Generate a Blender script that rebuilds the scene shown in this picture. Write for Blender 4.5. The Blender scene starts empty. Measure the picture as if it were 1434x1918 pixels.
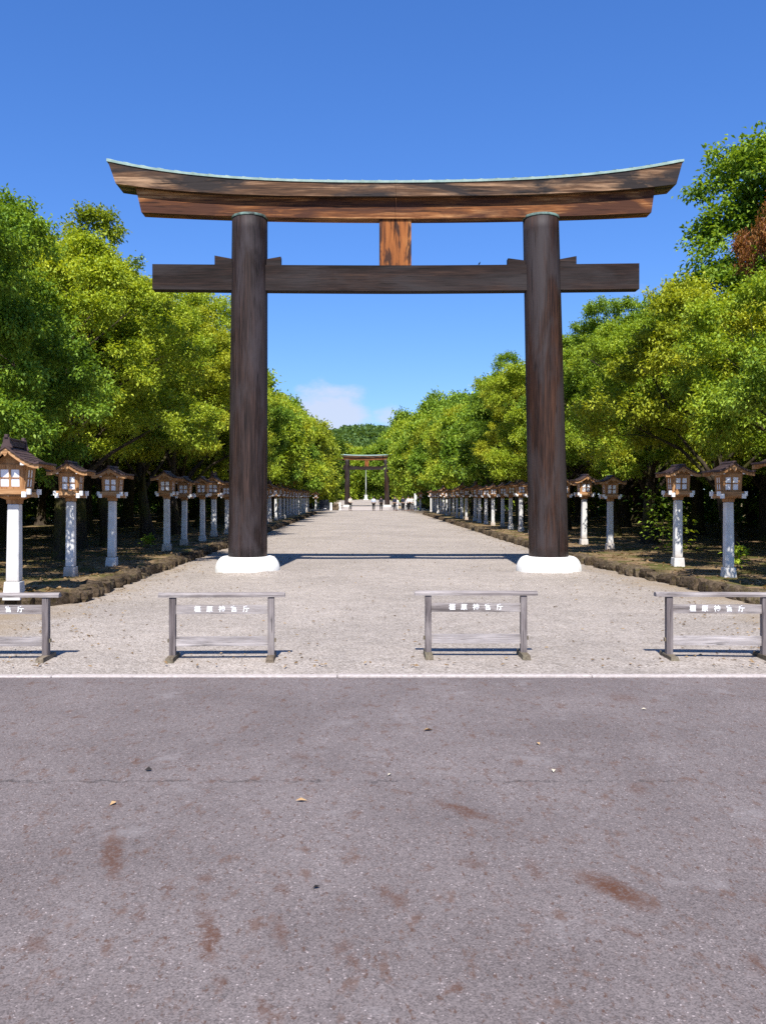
import bpy, bmesh, math, random
import numpy as np
from mathutils import Vector, Matrix, noise

scene = bpy.context.scene
R = math.radians

# ------------------------------------------------------------------ camera
EYE, FPX = 1.6, 1650.0            # eye height (m), focal length in photo pixels
VPX, VPY = 680.0, 931.0           # where the avenue's axis runs to in the photo
cam_d = bpy.data.cameras.new('camera')
cam_d.sensor_fit = 'VERTICAL'; cam_d.sensor_height = 36.0
cam_d.lens = 36.0 * FPX / 1918.0
cam_d.shift_x = (717 - VPX) / 1918.0
cam_d.shift_y = -(959 - VPY) / 1918.0
cam_d.clip_start = 0.05; cam_d.clip_end = 5000
cam = bpy.data.objects.new('camera', cam_d); scene.collection.objects.link(cam)
cam.location = (0, 0, EYE); cam.rotation_euler = (R(90), 0, 0)
scene.camera = cam

# ------------------------------------------------------------------ world, sun, exposure
SUN_EL = R(54.0)
SUN_DIR = Vector((-0.075, -1.0, math.tan(SUN_EL))).normalized()     # towards the sun: behind the camera, a little left
world = bpy.data.worlds.new('World'); scene.world = world; world.use_nodes = True
wt = world.node_tree; wt.nodes.clear()
def wn(t, **k):
    n = wt.nodes.new(t)
    for a, b in k.items(): setattr(n, a, b)
    return n
sky = wn('ShaderNodeTexSky', sky_type='NISHITA', sun_disc=False)
sky.sun_elevation = SUN_EL
sky.sun_rotation = math.atan2(SUN_DIR.x, SUN_DIR.y)
sky.altitude = 0; sky.air_density = 1.0; sky.dust_density = 0.35; sky.ozone_density = 3.0
hsv = wn('ShaderNodeHueSaturation'); hsv.inputs['Hue'].default_value = 0.503; hsv.inputs['Saturation'].default_value = 1.22; hsv.inputs['Value'].default_value = 1.25
tint = wn('ShaderNodeMix', data_type='RGBA', blend_type='MULTIPLY'); tint.inputs[0].default_value = 1; tint.inputs[7].default_value = (.92, .87, .97, 1)
wt.links.new(sky.outputs[0], tint.inputs[6]); gam = wn('ShaderNodeGamma'); gam.inputs[1].default_value = 0.8; wt.links.new(tint.outputs[2], hsv.inputs['Color']); wt.links.new(hsv.outputs[0], gam.inputs[0])
film = wn('ShaderNodeMix', data_type='RGBA', blend_type='MULTIPLY'); film.inputs[0].default_value = 1; film.inputs[7].default_value = (.65, .93, 1.24, 1); wt.links.new(gam.outputs[0], film.inputs[6])
geo = wn('ShaderNodeTexCoord')
nz = wn('ShaderNodeTexNoise'); nz.inputs['Scale'].default_value = 22; nz.inputs['Detail'].default_value = 7; nz.inputs['Roughness'].default_value = 0.58
mp = wn('ShaderNodeMapping'); mp.inputs['Scale'].default_value = (1, 1, 2.2); mp.inputs['Location'].default_value = (3.1, 0.4, 0.2)
wt.links.new(geo.outputs['Generated'], mp.inputs[0]); wt.links.new(mp.outputs[0], nz.inputs['Vector'])
# a few banks of cumulus low over the horizon, one of them down the avenue
acc = None
for (dx, dy, dz, rx, rz, amp) in ((-0.040, 1, 0.094, 0.060, 0.036, 1.6), (.030, 1, .094, .03, .016, 1.1), (-0.104, 1, 0.107, 0.035, 0.02, 1.0), (0.17, 1, 0.225, 0.06, 0.022, .22), (.34, 1, .238, .09, .02, .22),
                                  (0.9, .5, .16, .25, .06, .9), (-0.9, .4, .18, .3, .07, .9), (.6, -.8, .17, .3, .07, .9), (-.5, -.8, .2, .3, .08, .9)):
    v = Vector((dx, dy, dz)).normalized()
    sub = wn('ShaderNodeVectorMath', operation='SUBTRACT'); sub.inputs[1].default_value = v
    wt.links.new(geo.outputs['Generated'], sub.inputs[0])
    mul = wn('ShaderNodeVectorMath', operation='MULTIPLY'); mul.inputs[1].default_value = (1 / rx, 1 / rx, 1 / rz)
    wt.links.new(sub.outputs[0], mul.inputs[0])
    ln = wn('ShaderNodeVectorMath', operation='LENGTH'); wt.links.new(mul.outputs[0], ln.inputs[0])
    mr = wn('ShaderNodeMapRange'); mr.inputs[1].default_value = 1.5; mr.inputs[2].default_value = 0.0; mr.inputs[3].default_value = 0; mr.inputs[4].default_value = amp
    mr.interpolation_type = 'SMOOTHSTEP'
    wt.links.new(ln.outputs['Value'], mr.inputs[0])
    if acc is None: acc = mr.outputs[0]
    else:
        mx = wn('ShaderNodeMath', operation='MAXIMUM'); wt.links.new(acc, mx.inputs[0]); wt.links.new(mr.outputs[0], mx.inputs[1]); acc = mx.outputs[0]
half = wn('ShaderNodeMath', operation='MULTIPLY_ADD'); half.inputs[1].default_value = 2.2; half.inputs[2].default_value = -1.1; wt.links.new(nz.outputs['Fac'], half.inputs[0])
gate = wn('ShaderNodeMath', operation='MULTIPLY'); gate.inputs[1].default_value = 1.0; wt.links.new(acc, gate.inputs[0])
add_ = wn('ShaderNodeMath', operation='ADD'); wt.links.new(gate.outputs[0], add_.inputs[0]); wt.links.new(half.outputs[0], add_.inputs[1])
cmr = wn('ShaderNodeMapRange'); cmr.interpolation_type = 'SMOOTHSTEP'; cmr.inputs[1].default_value = .35; cmr.inputs[2].default_value = 1.3; wt.links.new(add_.outputs[0], cmr.inputs[0])
soft = wn('ShaderNodeMath', operation='MULTIPLY', use_clamp=True); soft.inputs[1].default_value = 3.0; wt.links.new(acc, soft.inputs[0])
cm = wn('ShaderNodeMath', operation='MULTIPLY'); wt.links.new(cmr.outputs[0], cm.inputs[0]); wt.links.new(soft.outputs[0], cm.inputs[1])
cm2 = wn('ShaderNodeMath', operation='MULTIPLY'); cm2.inputs[1].default_value = 0.85; wt.links.new(cm.outputs[0], cm2.inputs[0])
mix = wn('ShaderNodeMix', data_type='RGBA'); mix.inputs[7].default_value = (3.8, 4.2, 5.2, 1)
wt.links.new(cm2.outputs[0], mix.inputs[0]); wt.links.new(film.outputs[2], mix.inputs[6])
bg = wn('ShaderNodeBackground'); bg.inputs['Strength'].default_value = 0.11
wo = wn('ShaderNodeOutputWorld')
wt.links.new(mix.outputs[2], bg.inputs[0]); wt.links.new(bg.outputs[0], wo.inputs[0])

sun_d = bpy.data.lights.new('sun', 'SUN'); sun_d.energy = 5.0; sun_d.angle = R(0.53); sun_d.color = (1.0, 0.955, 0.89)
sun = bpy.data.objects.new('sun', sun_d); scene.collection.objects.link(sun)
sun.rotation_euler = SUN_DIR.to_track_quat('Z', 'Y').to_euler(); sun.location = (-3, -30, 45)

scene.view_settings.view_transform = 'Standard'; scene.view_settings.look = 'None'
scene.view_settings.exposure = 0.7; scene.view_settings.gamma = 1; scene.view_settings.use_curve_mapping = False
scene.render.engine = 'CYCLES'
scene.cycles.use_denoising = False
scene.cycles.max_bounces = 6; scene.cycles.diffuse_bounces = 3; scene.cycles.transmission_bounces = 4; scene.cycles.transparent_max_bounces = 4

# ------------------------------------------------------------------ helpers
col = scene.collection
def at(px, py, Y):                                  # a point of the place: photo pixel and metres ahead
    return Vector(((px - VPX) * Y / FPX, Y, EYE - (py - VPY) * Y / FPX))
def link(name, data, mat=None, parent=None, loc=None):
    o = bpy.data.objects.new(name, data); col.objects.link(o)
    if mat is not None and data is not None and not data.materials: data.materials.append(mat)
    if parent is not None: o.parent = parent
    if loc is not None: o.location = loc
    return o
def tag(o, label=None, cat=None, group=None, kind=None):
    if label: o['label'] = label
    if cat: o['category'] = cat
    if group: o['group'] = group
    if kind: o['kind'] = kind
    return o
def empty(name, loc=(0, 0, 0), rz=0, label=None, cat=None, group=None):
    o = bpy.data.objects.new(name, None); col.objects.link(o)
    o.location = loc; o.rotation_euler = (0, 0, rz); o.empty_display_size = .2
    return tag(o, label, cat, group)
KIDS = {}
def copy_tree(o, parent=None):
    c = o.copy(); col.objects.link(c); c.parent = parent
    for ch in o.children: copy_tree(ch, c)
    return c
def smooth(me, on=True):
    me.polygons.foreach_set('use_smooth', [on] * len(me.polygons)); return me

class MB:
    """collects shapes into one mesh"""
    def __init__(s): s.bm = bmesh.new()
    def hexa(s, p):      # 8 points: bottom 4 (ccw), top 4
        v = [s.bm.verts.new(q) for q in p]
        for f in ((3, 2, 1, 0), (4, 5, 6, 7), (0, 1, 5, 4), (1, 2, 6, 5), (2, 3, 7, 6), (3, 0, 4, 7)):
            s.bm.faces.new([v[i] for i in f])
        return s
    def box(s, c, d, top=None):
        x, y, z = c; a, b, h = d[0] / 2, d[1] / 2, d[2] / 2
        ta, tb = (a, b) if top is None else (top[0] / 2, top[1] / 2)
        return s.hexa([(x - a, y - b, z - h), (x + a, y - b, z - h), (x + a, y + b, z - h), (x - a, y + b, z - h),
                       (x - ta, y - tb, z + h), (x + ta, y - tb, z + h), (x + ta, y + tb, z + h), (x - ta, y + tb, z + h)])
    def loops(s, rings, cap=True, closed=True):
        vr = [[s.bm.verts.new(p) for p in r] for r in rings]; n = len(rings[0])
        for a, b in zip(vr, vr[1:]):
            for i in range(n if closed else n - 1):
                j = (i + 1) % n
                s.bm.faces.new((a[i], a[j], b[j], b[i]))
        if cap:
            s.bm.faces.new(vr[0][::-1]); s.bm.faces.new(vr[-1])
        return s
    def lathe(s, prof, c=(0, 0, 0), n=24, cap=True):
        return s.loops([[(c[0] + r * math.cos(2 * math.pi * i / n), c[1] + r * math.sin(2 * math.pi * i / n), c[2] + z) for i in range(n)] for r, z in prof], cap)
    def tube(s, pts, rad, n=8):
        rings = []
        for i, p in enumerate(pts):
            p = Vector(p); a = Vector(pts[max(i - 1, 0)]); b = Vector(pts[min(i + 1, len(pts) - 1)])
            d = (b - a).normalized(); u = d.cross(Vector((0.31, .93, .2))).normalized(); w = d.cross(u)
            r = rad[i] if hasattr(rad, '__len__') else rad
            rings.append([p + (u * math.cos(2 * math.pi * k / n) + w * math.sin(2 * math.pi * k / n)) * r for k in range(n)])
        return s.loops(rings)
    def bevel(s, w, seg=1):
        bmesh.ops.bevel(s.bm, geom=[e for e in s.bm.edges if e.calc_length() > w * 2.2], offset=w, segments=seg, affect='EDGES', clamp_overlap=True); return s
    def mesh(s, name, sm=False):
        bmesh.ops.recalc_face_normals(s.bm, faces=s.bm.faces)
        me = bpy.data.meshes.new(name); s.bm.to_mesh(me); s.bm.free()
        if sm: smooth(me)
        return me
    def build(s, name, mat, parent=None, loc=None, sm=False):
        return link(name, s.mesh(name, sm), mat, parent, loc)

def np_mesh(name, verts, faces, mat=None, sm=False):
    """verts (N,3), faces (M,k) numpy"""
    me = bpy.data.meshes.new(name)
    k = faces.shape[1]
    me.vertices.add(len(verts)); me.vertices.foreach_set('co', np.ascontiguousarray(verts, np.float32).ravel())
    me.loops.add(faces.size); me.loops.foreach_set('vertex_index', np.ascontiguousarray(faces, np.int32).ravel())
    me.polygons.add(len(faces)); me.polygons.foreach_set('loop_start', np.arange(0, faces.size, k, dtype=np.int32))
    me.polygons.foreach_set('loop_total', np.full(len(faces), k, np.int32))
    if sm: me.polygons.foreach_set('use_smooth', np.ones(len(faces), bool))
    me.update(calc_edges=True)
    if mat: me.materials.append(mat)
    return me

# ------------------------------------------------------------------ materials
class NT:
    def __init__(s, name, rough=.8, spec=.3):
        s.m = bpy.data.materials.new(name); s.m.use_nodes = True; s.t = s.m.node_tree
        s.b = s.t.nodes['Principled BSDF']; s.b.inputs['Roughness'].default_value = rough
        s.b.inputs['Specular IOR Level'].default_value = spec
        s.out = s.t.nodes['Material Output']; s.co = None
    def n(s, t, **k):
        x = s.t.nodes.new(t)
        for a, b in k.items(): setattr(x, a, b)
        return x
    def l(s, a, b): s.t.links.new(a, b)
    def coord(s, kind='Object', scale=(1, 1, 1), rnd=False, rot=(0, 0, 0)):
        tc = s.n('ShaderNodeTexCoord'); m = s.n('ShaderNodeMapping'); m.inputs['Scale'].default_value = scale; m.inputs['Rotation'].default_value = rot
        s.l(tc.outputs[kind], m.inputs[0])
        if rnd:
            oi = s.n('ShaderNodeObjectInfo'); mu = s.n('ShaderNodeMath', operation='MULTIPLY'); mu.inputs[1].default_value = 60
            s.l(oi.outputs['Random'], mu.inputs[0]); s.l(mu.outputs[0], m.inputs['Location'])
        return m.outputs[0]
    def world(s, scale=(1, 1, 1)):
        g = s.n('ShaderNodeNewGeometry'); m = s.n('ShaderNodeMapping'); m.inputs['Scale'].default_value = scale
        s.l(g.outputs['Position'], m.inputs[0]); return m.outputs[0]
    flat = False
    def noise(s, v, sc, det=4, rough=.55, dist=0):
        x = s.n('ShaderNodeTexNoise', noise_dimensions='2D' if s.flat else '3D'); x.inputs['Scale'].default_value = sc; x.inputs['Detail'].default_value = det
        x.inputs['Roughness'].default_value = rough; x.inputs['Distortion'].default_value = dist
        s.l(v, x.inputs['Vector']); return x.outputs['Fac']
    def vor(s, v, sc, out='Color', feature='F1'):
        x = s.n('ShaderNodeTexVoronoi', feature=feature, voronoi_dimensions='2D' if s.flat else '3D'); x.inputs['Scale'].default_value = sc; s.l(v, x.inputs['Vector']); return x.outputs[out]
    def ramp(s, f, stops, interp='LINEAR'):
        x = s.n('ShaderNodeValToRGB'); x.color_ramp.interpolation = interp
        e = x.color_ramp.elements
        while len(e) < len(stops): e.new(.5)
        for a, (p, c) in zip(e, stops):
            a.position = p; a.color = (c, c, c, 1) if isinstance(c, (int, float)) else (*c, 1)
        s.l(f, x.inputs[0]); return x.outputs[0]
    def mix(s, f, a, b, mode='MIX'):
        x = s.n('ShaderNodeMix', data_type='RGBA', blend_type=mode)
        for v, i in ((f, 0), (a, 6), (b, 7)):
            if isinstance(v, (int, float)): x.inputs[i].default_value = v
            elif isinstance(v, tuple): x.inputs[i].default_value = (*v, 1)
            else: s.l(v, x.inputs[i])
        return x.outputs[2]
    def math(s, op, a, b=0.0, clamp=False):
        x = s.n('ShaderNodeMath', operation=op, use_clamp=clamp)
        for v, i in ((a, 0), (b, 1)):
            if isinstance(v, (int, float)): x.inputs[i].default_value = v
            else: s.l(v, x.inputs[i])
        return x.outputs[0]
    def bump(s, h, strength=.3, dist=.01):
        x = s.n('ShaderNodeBump'); x.inputs['Strength'].default_value = strength; x.inputs['Distance'].default_value = dist
        s.l(h, x.inputs['Height']); s.l(x.outputs[0], s.b.inputs['Normal'])
    def color(s, c):
        if isinstance(c, tuple): s.b.inputs['Base Color'].default_value = (*c, 1)
        else: s.l(c, s.b.inputs['Base Color'])
        return s
def plain(name, c, rough=.8, var=.25, sc=9, bump=.15, spec=.3, rnd=False):
    t = NT(name, rough, spec); v = t.coord(rnd=rnd); f = t.noise(v, sc, 6, .6)
    d = tuple(x * (1 - var) for x in c); h = tuple(min(1, x * (1 + var)) for x in c)
    t.color(t.ramp(f, [(.3, d), (.7, h)])); t.bump(f, bump, .01); return t.m

def wood(name, axis, cols, grey, grey_amt=(.45, .7), fine=34, rough=.75, rnd=False, big=.8, bump=.5):
    """grain runs along axis; cols dark->light; grey = weathered tone laid on in long patches"""
    t = NT(name, rough, .18)
    sc = [1, 1, 1]; sc[axis] = .045; v = t.coord(scale=tuple(sc), rnd=rnd)
    sc2 = [1, 1, 1]; sc2[axis] = .22; v2 = t.coord(scale=tuple(sc2), rnd=rnd)
    g = t.noise(v, fine * 1.9, 8, .66, .08); w = t.noise(v, fine * .25, 5, .6, .5)
    f = t.math('ADD', t.math('MULTIPLY', g, .5), t.math('MULTIPLY', w, .5))
    n = len(cols); c = t.ramp(f, [(.38 + .24 * i / (n - 1), cols[i]) for i in range(n)])
    p = t.noise(v2, 2.6 * big, 5, .6, .5)
    c = t.mix(t.ramp(p, [(grey_amt[0], 0.0), (grey_amt[1], 1.0)]), c, t.mix(g, grey, tuple(x * 1.9 for x in grey)))
    cr = t.ramp(t.noise(v, fine * 1.5, 3, .55), [(.33, .12), (.385, 1.0)])     # drying cracks
    c = t.mix(.75, c, t.mix(1.0, c, cr, 'MULTIPLY'))
    t.color(c); t.bump(g, bump, .012); return t.m

M = {}
M['pillar'] = wood('pillar_wood', 2, [(.006, .004, .004), (.021, .013, .0115), (.056, .033, .027)], (.030, .024, .0255), (.45, .66), fine=17, big=1.2, rough=.62)
M['pillar_r'] = wood('pillar_wood_red', 2, [(.007, .004, .003), (.025, .012, .008), (.068, .031, .018)], (.030, .024, .024), (.42, .60), fine=16, big=.9, rough=.6)
M['kasagi'] = wood('ridge_beam_wood', 0, [(.022, .012, .008), (.12, .062, .032), (.42, .26, .15)], (.018, .014, .013), (.42, .56), fine=14, big=1.1)
M['shimagi'] = wood('lower_lintel_wood', 0, [(.040, .014, .007), (.22, .08, .025), (.58, .31, .13)], (.045, .017, .009), (.44, .59), fine=16, big=1.1)
M['nuki'] = wood('tie_beam_wood', 0, [(.006, .004, .003), (.020, .011, .009), (.050, .027, .018)], (.022, .018, .018), (.42, .66), fine=19)
M['strut'] = wood('centre_strut_wood', 2, [(.07, .022, .009), (.30, .10, .026), (.52, .25, .08)], (.035, .015, .009), (.48, .57), fine=9, big=2.6)
M['grey_wood'] = wood('barrier_wood', 0, [(.10, .085, .080), (.20, .172, .163), (.33, .295, .28)], (.25, .225, .212), (.45, .7), fine=40, rnd=True, big=3)
M['grey_wood_z'] = wood('barrier_post_wood', 2, [(.075, .062, .060), (.145, .122, .119), (.23, .20, .192)], (.18, .158, .15), (.45, .7), fine=40, rnd=True, big=3)
M['pale_board'] = wood('pale_board_wood', 0, [(.16, .14, .135), (.26, .232, .222), (.37, .335, .322)], (.30, .272, .262), (.45, .7), fine=40, rnd=True, big=3)
M['foot_wood'] = wood('barrier_foot_wood', 1, [(.06, .045, .03), (.13, .10, .07), (.22, .18, .13)], (.10, .09, .06), (.4, .7), fine=30, rnd=True, big=3)
M['cedar'] = wood('lantern_cedar', 2, [(.22, .10, .038), (.37, .195, .085), (.48, .285, .14)], (.27, .135, .06), (.5, .8), fine=30, rnd=True, big=2, bump=.2)
M['cedar_x'] = wood('lantern_cedar_level', 0, [(.23, .11, .042), (.39, .21, .095), (.50, .305, .155)], (.29, .15, .068), (.5, .8), fine=30, rnd=True, big=2, bump=.2)
M['white_paint'] = plain('white_end_paint', (.78, .77, .74), .6, .06)
M['pane'] = plain('paper_pane', (.80, .82, .86), .35, .04, bump=.03, spec=.5)
M['letter'] = plain('letter_paint', (.85, .85, .85), .6, .04)
M['skin'] = plain('skin', (.45, .28, .2), .6, .1)
M['hair'] = plain('dark_hair', (.012, .010, .010), .5, .3)
M['bird'] = plain('dark_feather', (.02, .018, .02), .7, .2)
M['hill'] = plain('hill_scrub', (.05, .085, .03), .9, .3, sc=.2)
M['joint'] = plain('joint_grime', (.10, .09, .075), .9, .3)
M['metal'] = plain('pale_painted_steel', (.72, .76, .74), .4, .05)

t = NT('copper_patina', .75, .3); v = t.coord(scale=(1, 1, 1)); f = t.noise(v, 3.5, 7, .65); f2 = t.noise(v, 60, 3, .6)
t.color(t.mix(t.math('MULTIPLY', f2, .35), t.ramp(f, [(.3, (.17, .25, .22)), (.5, (.28, .38, .34)), (.72, (.40, .50, .455))]), (.15, .22, .18))); t.bump(f2, .2, .005); M['copper'] = t.m
t = NT('copper_band', .6, .4); v = t.coord(); f = t.noise(v, 6, 5, .6)
t.color(t.ramp(f, [(.35, (.035, .045, .036)), (.6, (.17, .26, .22))])); M['band'] = t.m

t = NT('lantern_roof_copper', .62, .35); v = t.coord(rnd=True); f = t.noise(v, 5, 6, .65); f2 = t.noise(v, 40, 3, .6)
t.color(t.mix(t.math('MULTIPLY', f2, .5), t.ramp(f, [(.3, (.045, .026, .024)), (.55, (.085, .05, .046)), (.75, (.15, .10, .09))]), (.03, .02, .02))); t.bump(f2, .3, .006); M['roof'] = t.m

t = NT('white_stone', .8, .25); v = t.coord(); f = t.noise(v, 4, 7, .65); f2 = t.noise(v, 70, 4, .6)
c = t.ramp(f, [(.3, (.70, .69, .65)), (.6, (.82, .81, .77))]); sx = t.n('ShaderNodeSeparateXYZ'); t.l(v, sx.inputs[0])
low = t.math('MULTIPLY', t.ramp(sx.outputs[2], [(.0, 1.0), (.16, 0.0)]), t.ramp(t.noise(v, 7, 6, .7), [(.48, 0.0), (.62, 1.0)]))
t.color(t.mix(t.math('MULTIPLY', low, .55), c, (.33, .33, .17))); t.bump(f2, .25, .006); M['stone_white'] = t.m

t = NT('lantern_post_concrete', .8, .25); v = t.coord(rnd=True); f = t.noise(v, 5, 7, .65); f2 = t.noise(v, 60, 4, .6)
tc = t.n('ShaderNodeTexCoord'); sx = t.n('ShaderNodeSeparateXYZ'); t.l(tc.outputs['Object'], sx.inputs[0])
c = t.ramp(f, [(.3, (.50, .49, .47)), (.62, (.68, .67, .64))])
oi = t.n('ShaderNodeObjectInfo')
soil = t.math('MULTIPLY', t.ramp(t.math('ADD', sx.outputs[2], t.math('MULTIPLY', t.noise(v, 9, 4, .6), .35)), [(.22, 1.0), (.55, 0.0)]), t.ramp(oi.outputs['Random'], [(.1, .15), (.9, 1.0)]))
t.color(t.mix(t.math('MULTIPLY', soil, .7), c, (.30, .19, .10))); t.bump(f2, .2, .006); M['post'] = t.m

t = NT('kerb_concrete', .85, .2); v = t.world(); f = t.noise(v, 30, 6, .7); t.color(t.ramp(f, [(.3, (.30, .26, .24)), (.7, (.50, .44, .41))])); t.bump(f, .4, .01); M['concrete'] = t.m

# asphalt with a seam and scuffed rust-brown tyre and clay marks
t = NT('asphalt', .88, .25); t.flat = True; v = t.world()
f0 = t.noise(v, 1.1, 5, .6); f1 = t.noise(v, 160, 3, .75); ag = t.vor(v, 170); ag2 = t.vor(v, 75, 'Color')
sx = t.n('ShaderNodeSeparateColor'); t.l(ag, sx.inputs[0]); sx2 = t.n('ShaderNodeSeparateColor'); t.l(ag2, sx2.inputs[0])
c = t.ramp(f0, [(.3, (.136, .113, .108)), (.7, (.176, .148, .141))])
c = t.mix(1.0, c, t.ramp(sx.outputs[0], [(0, .60), (.5, .97), (.90, 1.10), (.985, 1.35), (1, 2.4)]), 'MULTIPLY')
c = t.mix(1.0, c, t.ramp(sx2.outputs[1], [(0, .82), (.1, .97), (.5, 1.0), (.95, 1.03), (1, 1.3)]), 'MULTIPLY')
vs = t.world((1, .55, 1))
c = t.mix(t.ramp(t.noise(vs, 9, 6, .72), [(.57, 0.0), (.69, .60)]), c, (.105, .054, .034))
c = t.mix(t.ramp(t.noise(vs, 30, 4, .7), [(.60, 0.0), (.70, .8)]), c, (.085, .045, .03))
c = t.mix(t.ramp(t.noise(v, 2.3, 6, .7), [(.60, 0.0), (.74, .35)]), c, (.26, .235, .23))
nzv = t.n('ShaderNodeTexNoise', noise_dimensions='2D'); nzv.inputs['Scale'].default_value = 11; nzv.inputs['Detail'].default_value = 5; nzv.inputs['Roughness'].default_value = .7; t.l(v, nzv.inputs['Vector'])
wob = t.n('ShaderNodeVectorMath', operation='MULTIPLY_ADD'); wob.inputs[1].default_value = (.16, .16, 0); t.l(nzv.outputs['Color'], wob.inputs[0]); t.l(v, wob.inputs[2])
marks = [(905, 1530, 830, 1505, .05, .8), (1195, 1690, 1110, 1645, .07, 1.), (215, 1640, 210, 1570, .045, .8), (402, 1790, 382, 1715, .035, .85), (525, 1760, 515, 1730, .035, .6),
         (664, 1815, 660, 1795, .03, .7), (745, 1690, 725, 1670, .045, .55), (890, 1620, 885, 1612, .05, .5), (1008, 1645, 990, 1615, .035, .55), (320, 1680, 322, 1655, .02, .6), (262, 1720, 260, 1700, .02, .6),
         (536, 1675, 530, 1660, .03, .5), (385, 1648, 386, 1640, .03, .6), (1198, 1485, 1190, 1470, .05, .5), (415, 1845, 412, 1835, .03, .6), (1418, 1815, 1415, 1800, .035, .6), (65, 1775, 60, 1765, .04, .5),
         (850, 1850, 848, 1845, .02, .6), (640, 1768, 636, 1772, .03, .5), (1185, 1750, 1165, 1742, .03, .5), (500, 1900, 490, 1880, .03, .6), (1170, 1310, 1165, 1305, .12, .4), (565, 1420, 560, 1415, .06, .4)]
acc = None
for (ax, ay, bx, by, w, amp) in marks:
    ya, yb = EYE * FPX / (ay - VPY), EYE * FPX / (by - VPY)
    A = Vector(((ax - VPX) * ya / FPX, ya)); B = Vector(((bx - VPX) * yb / FPX, yb))
    ctr = (A + B) / 2 + Vector((.08, .08)); d = A - B; L = d.length / 2 + w; ang = math.atan2(d.y, d.x)
    m = t.n('ShaderNodeMapping', vector_type='TEXTURE'); m.inputs['Location'].default_value = (ctr.x, ctr.y, 0); m.inputs['Rotation'].default_value = (0, 0, ang); m.inputs['Scale'].default_value = (L, w, 1)
    t.l(wob.outputs[0], m.inputs[0]); ln = t.n('ShaderNodeVectorMath', operation='LENGTH'); t.l(m.outputs[0], ln.inputs[0])
    mr = t.n('ShaderNodeMapRange'); mr.interpolation_type = 'SMOOTHSTEP'; mr.inputs[1].default_value = 1.5; mr.inputs[2].default_value = .2; mr.inputs[4].default_value = amp; t.l(ln.outputs['Value'], mr.inputs[0])
    acc = mr.outputs[0] if acc is None else t.math('MAXIMUM', acc, mr.outputs[0])
acc = t.math('MULTIPLY', acc, t.ramp(t.noise(v, 34, 4, .75), [(.34, .35), (.52, 1.0)]))
c = t.mix(acc, c, (.088, .039, .022))
sp = t.n('ShaderNodeSeparateXYZ'); t.l(wob.outputs[0], sp.inputs[0])
seam = t.math('SUBTRACT', 1.0, t.math('MULTIPLY', t.math('ABSOLUTE', t.math('SUBTRACT', sp.outputs[1], 5.04)), 60.0), True)
seam = t.math('MULTIPLY', seam, t.ramp(t.noise(v, 5, 4, .7), [(.40, 0.0), (.55, .8)]))
c = t.mix(seam, c, (.04, .034, .032))
t.color(c); t.bump(t.math('ADD', t.math('MULTIPLY', f1, .5), sx.outputs[0]), .35, .004); M['asphalt'] = t.m

# pale gravel
t = NT('gravel', .9, .2); t.flat = True; v = t.world()
c1 = t.vor(v, 70); s1 = t.n('ShaderNodeSeparateColor'); t.l(c1, s1.inputs[0]); h1 = t.vor(v, 70, 'Distance')
c2 = t.vor(v, 38); s2 = t.n('ShaderNodeSeparateColor'); t.l(c2, s2.inputs[0])
big = t.noise(v, .35, 5, .6); mid = t.noise(v, 3.0, 5, .65)
c = t.ramp(s1.outputs[0], [(0, (.18, .15, .125)), (.25, (.34, .295, .255)), (.55, (.45, .395, .35)), (.85, (.54, .475, .42)), (1, (.68, .615, .56))])
c = t.mix(.3, c, t.ramp(s2.outputs[1], [(0, (.26, .22, .185)), (.4, (.44, .385, .34)), (.8, (.51, .445, .395)), (1, (.61, .565, .52))]))
c = t.mix(1.0, c, t.ramp(big, [(.3, .86), (.7, 1.08)]), 'MULTIPLY'); c = t.mix(1.0, c, t.ramp(mid, [(.3, .88), (.7, 1.06)]), 'MULTIPLY')
c = t.mix(t.ramp(t.noise(v, 7, 4, .7), [(.62, 0.0), (.75, .35)]), c, (.22, .17, .12))
sp = t.n('ShaderNodeSeparateXYZ'); t.l(v, sp.inputs[0])
ed = t.math('SUBTRACT', t.math('ADD', t.math('ABSOLUTE', t.math('SUBTRACT', sp.outputs[0], .5)), t.math('MULTIPLY', t.noise(v, 1.3, 5, .7), 1.8)), 5.15, True)
c = t.mix(1.0, c, (.80, .79, .77), 'MULTIPLY'); c = t.mix(t.math('MULTIPLY', ed, .75), c, (.27, .20, .12))          # soil washed out from the banks
t.color(c); t.bump(t.math('SUBTRACT', 1.0, h1), .8, .010); M['gravel'] = t.m

t = NT('bank_soil', .95, .1); t.flat = True; v = t.world(); f = t.noise(v, 1.6, 7, .65); g = t.noise(v, 28, 5, .7); ms = t.noise(v, .9, 6, .6)
c = t.ramp(f, [(.28, (.11, .072, .04)), (.5, (.21, .14, .078)), (.72, (.33, .23, .13))])
c = t.mix(t.ramp(ms, [(.45, 0.0), (.62, .8)]), c, (.075, .085, .018)); c = t.mix(.5, c, t.mix(1.0, c, t.ramp(g, [(.25, .4), (.75, 1.5)]), 'MULTIPLY'))
t.color(c); t.bump(g, .8, .03); M['soil'] = t.m

t = NT('kerb_stone', .9, .15); v = t.coord(rnd=True); f = t.noise(v, 5, 7, .65); g = t.noise(v, 24, 5, .7); oi = t.n('ShaderNodeObjectInfo')
c = t.ramp(f, [(.28, (.03, .024, .018)), (.5, (.095, .075, .055)), (.75, (.20, .165, .125))])
c = t.mix(t.ramp(t.noise(v, 3, 6, .65), [(.50, 0.0), (.68, .7)]), c, (.075, .065, .018))
c = t.mix(1.0, c, t.ramp(oi.outputs['Random'], [(0, (.55, .5, .45)), (.5, (1.0, .88, .75)), (1, (1.3, 1.25, 1.1))]), 'MULTIPLY')
t.color(c); t.bump(g, .8, .03); M['rock'] = t.m

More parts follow.
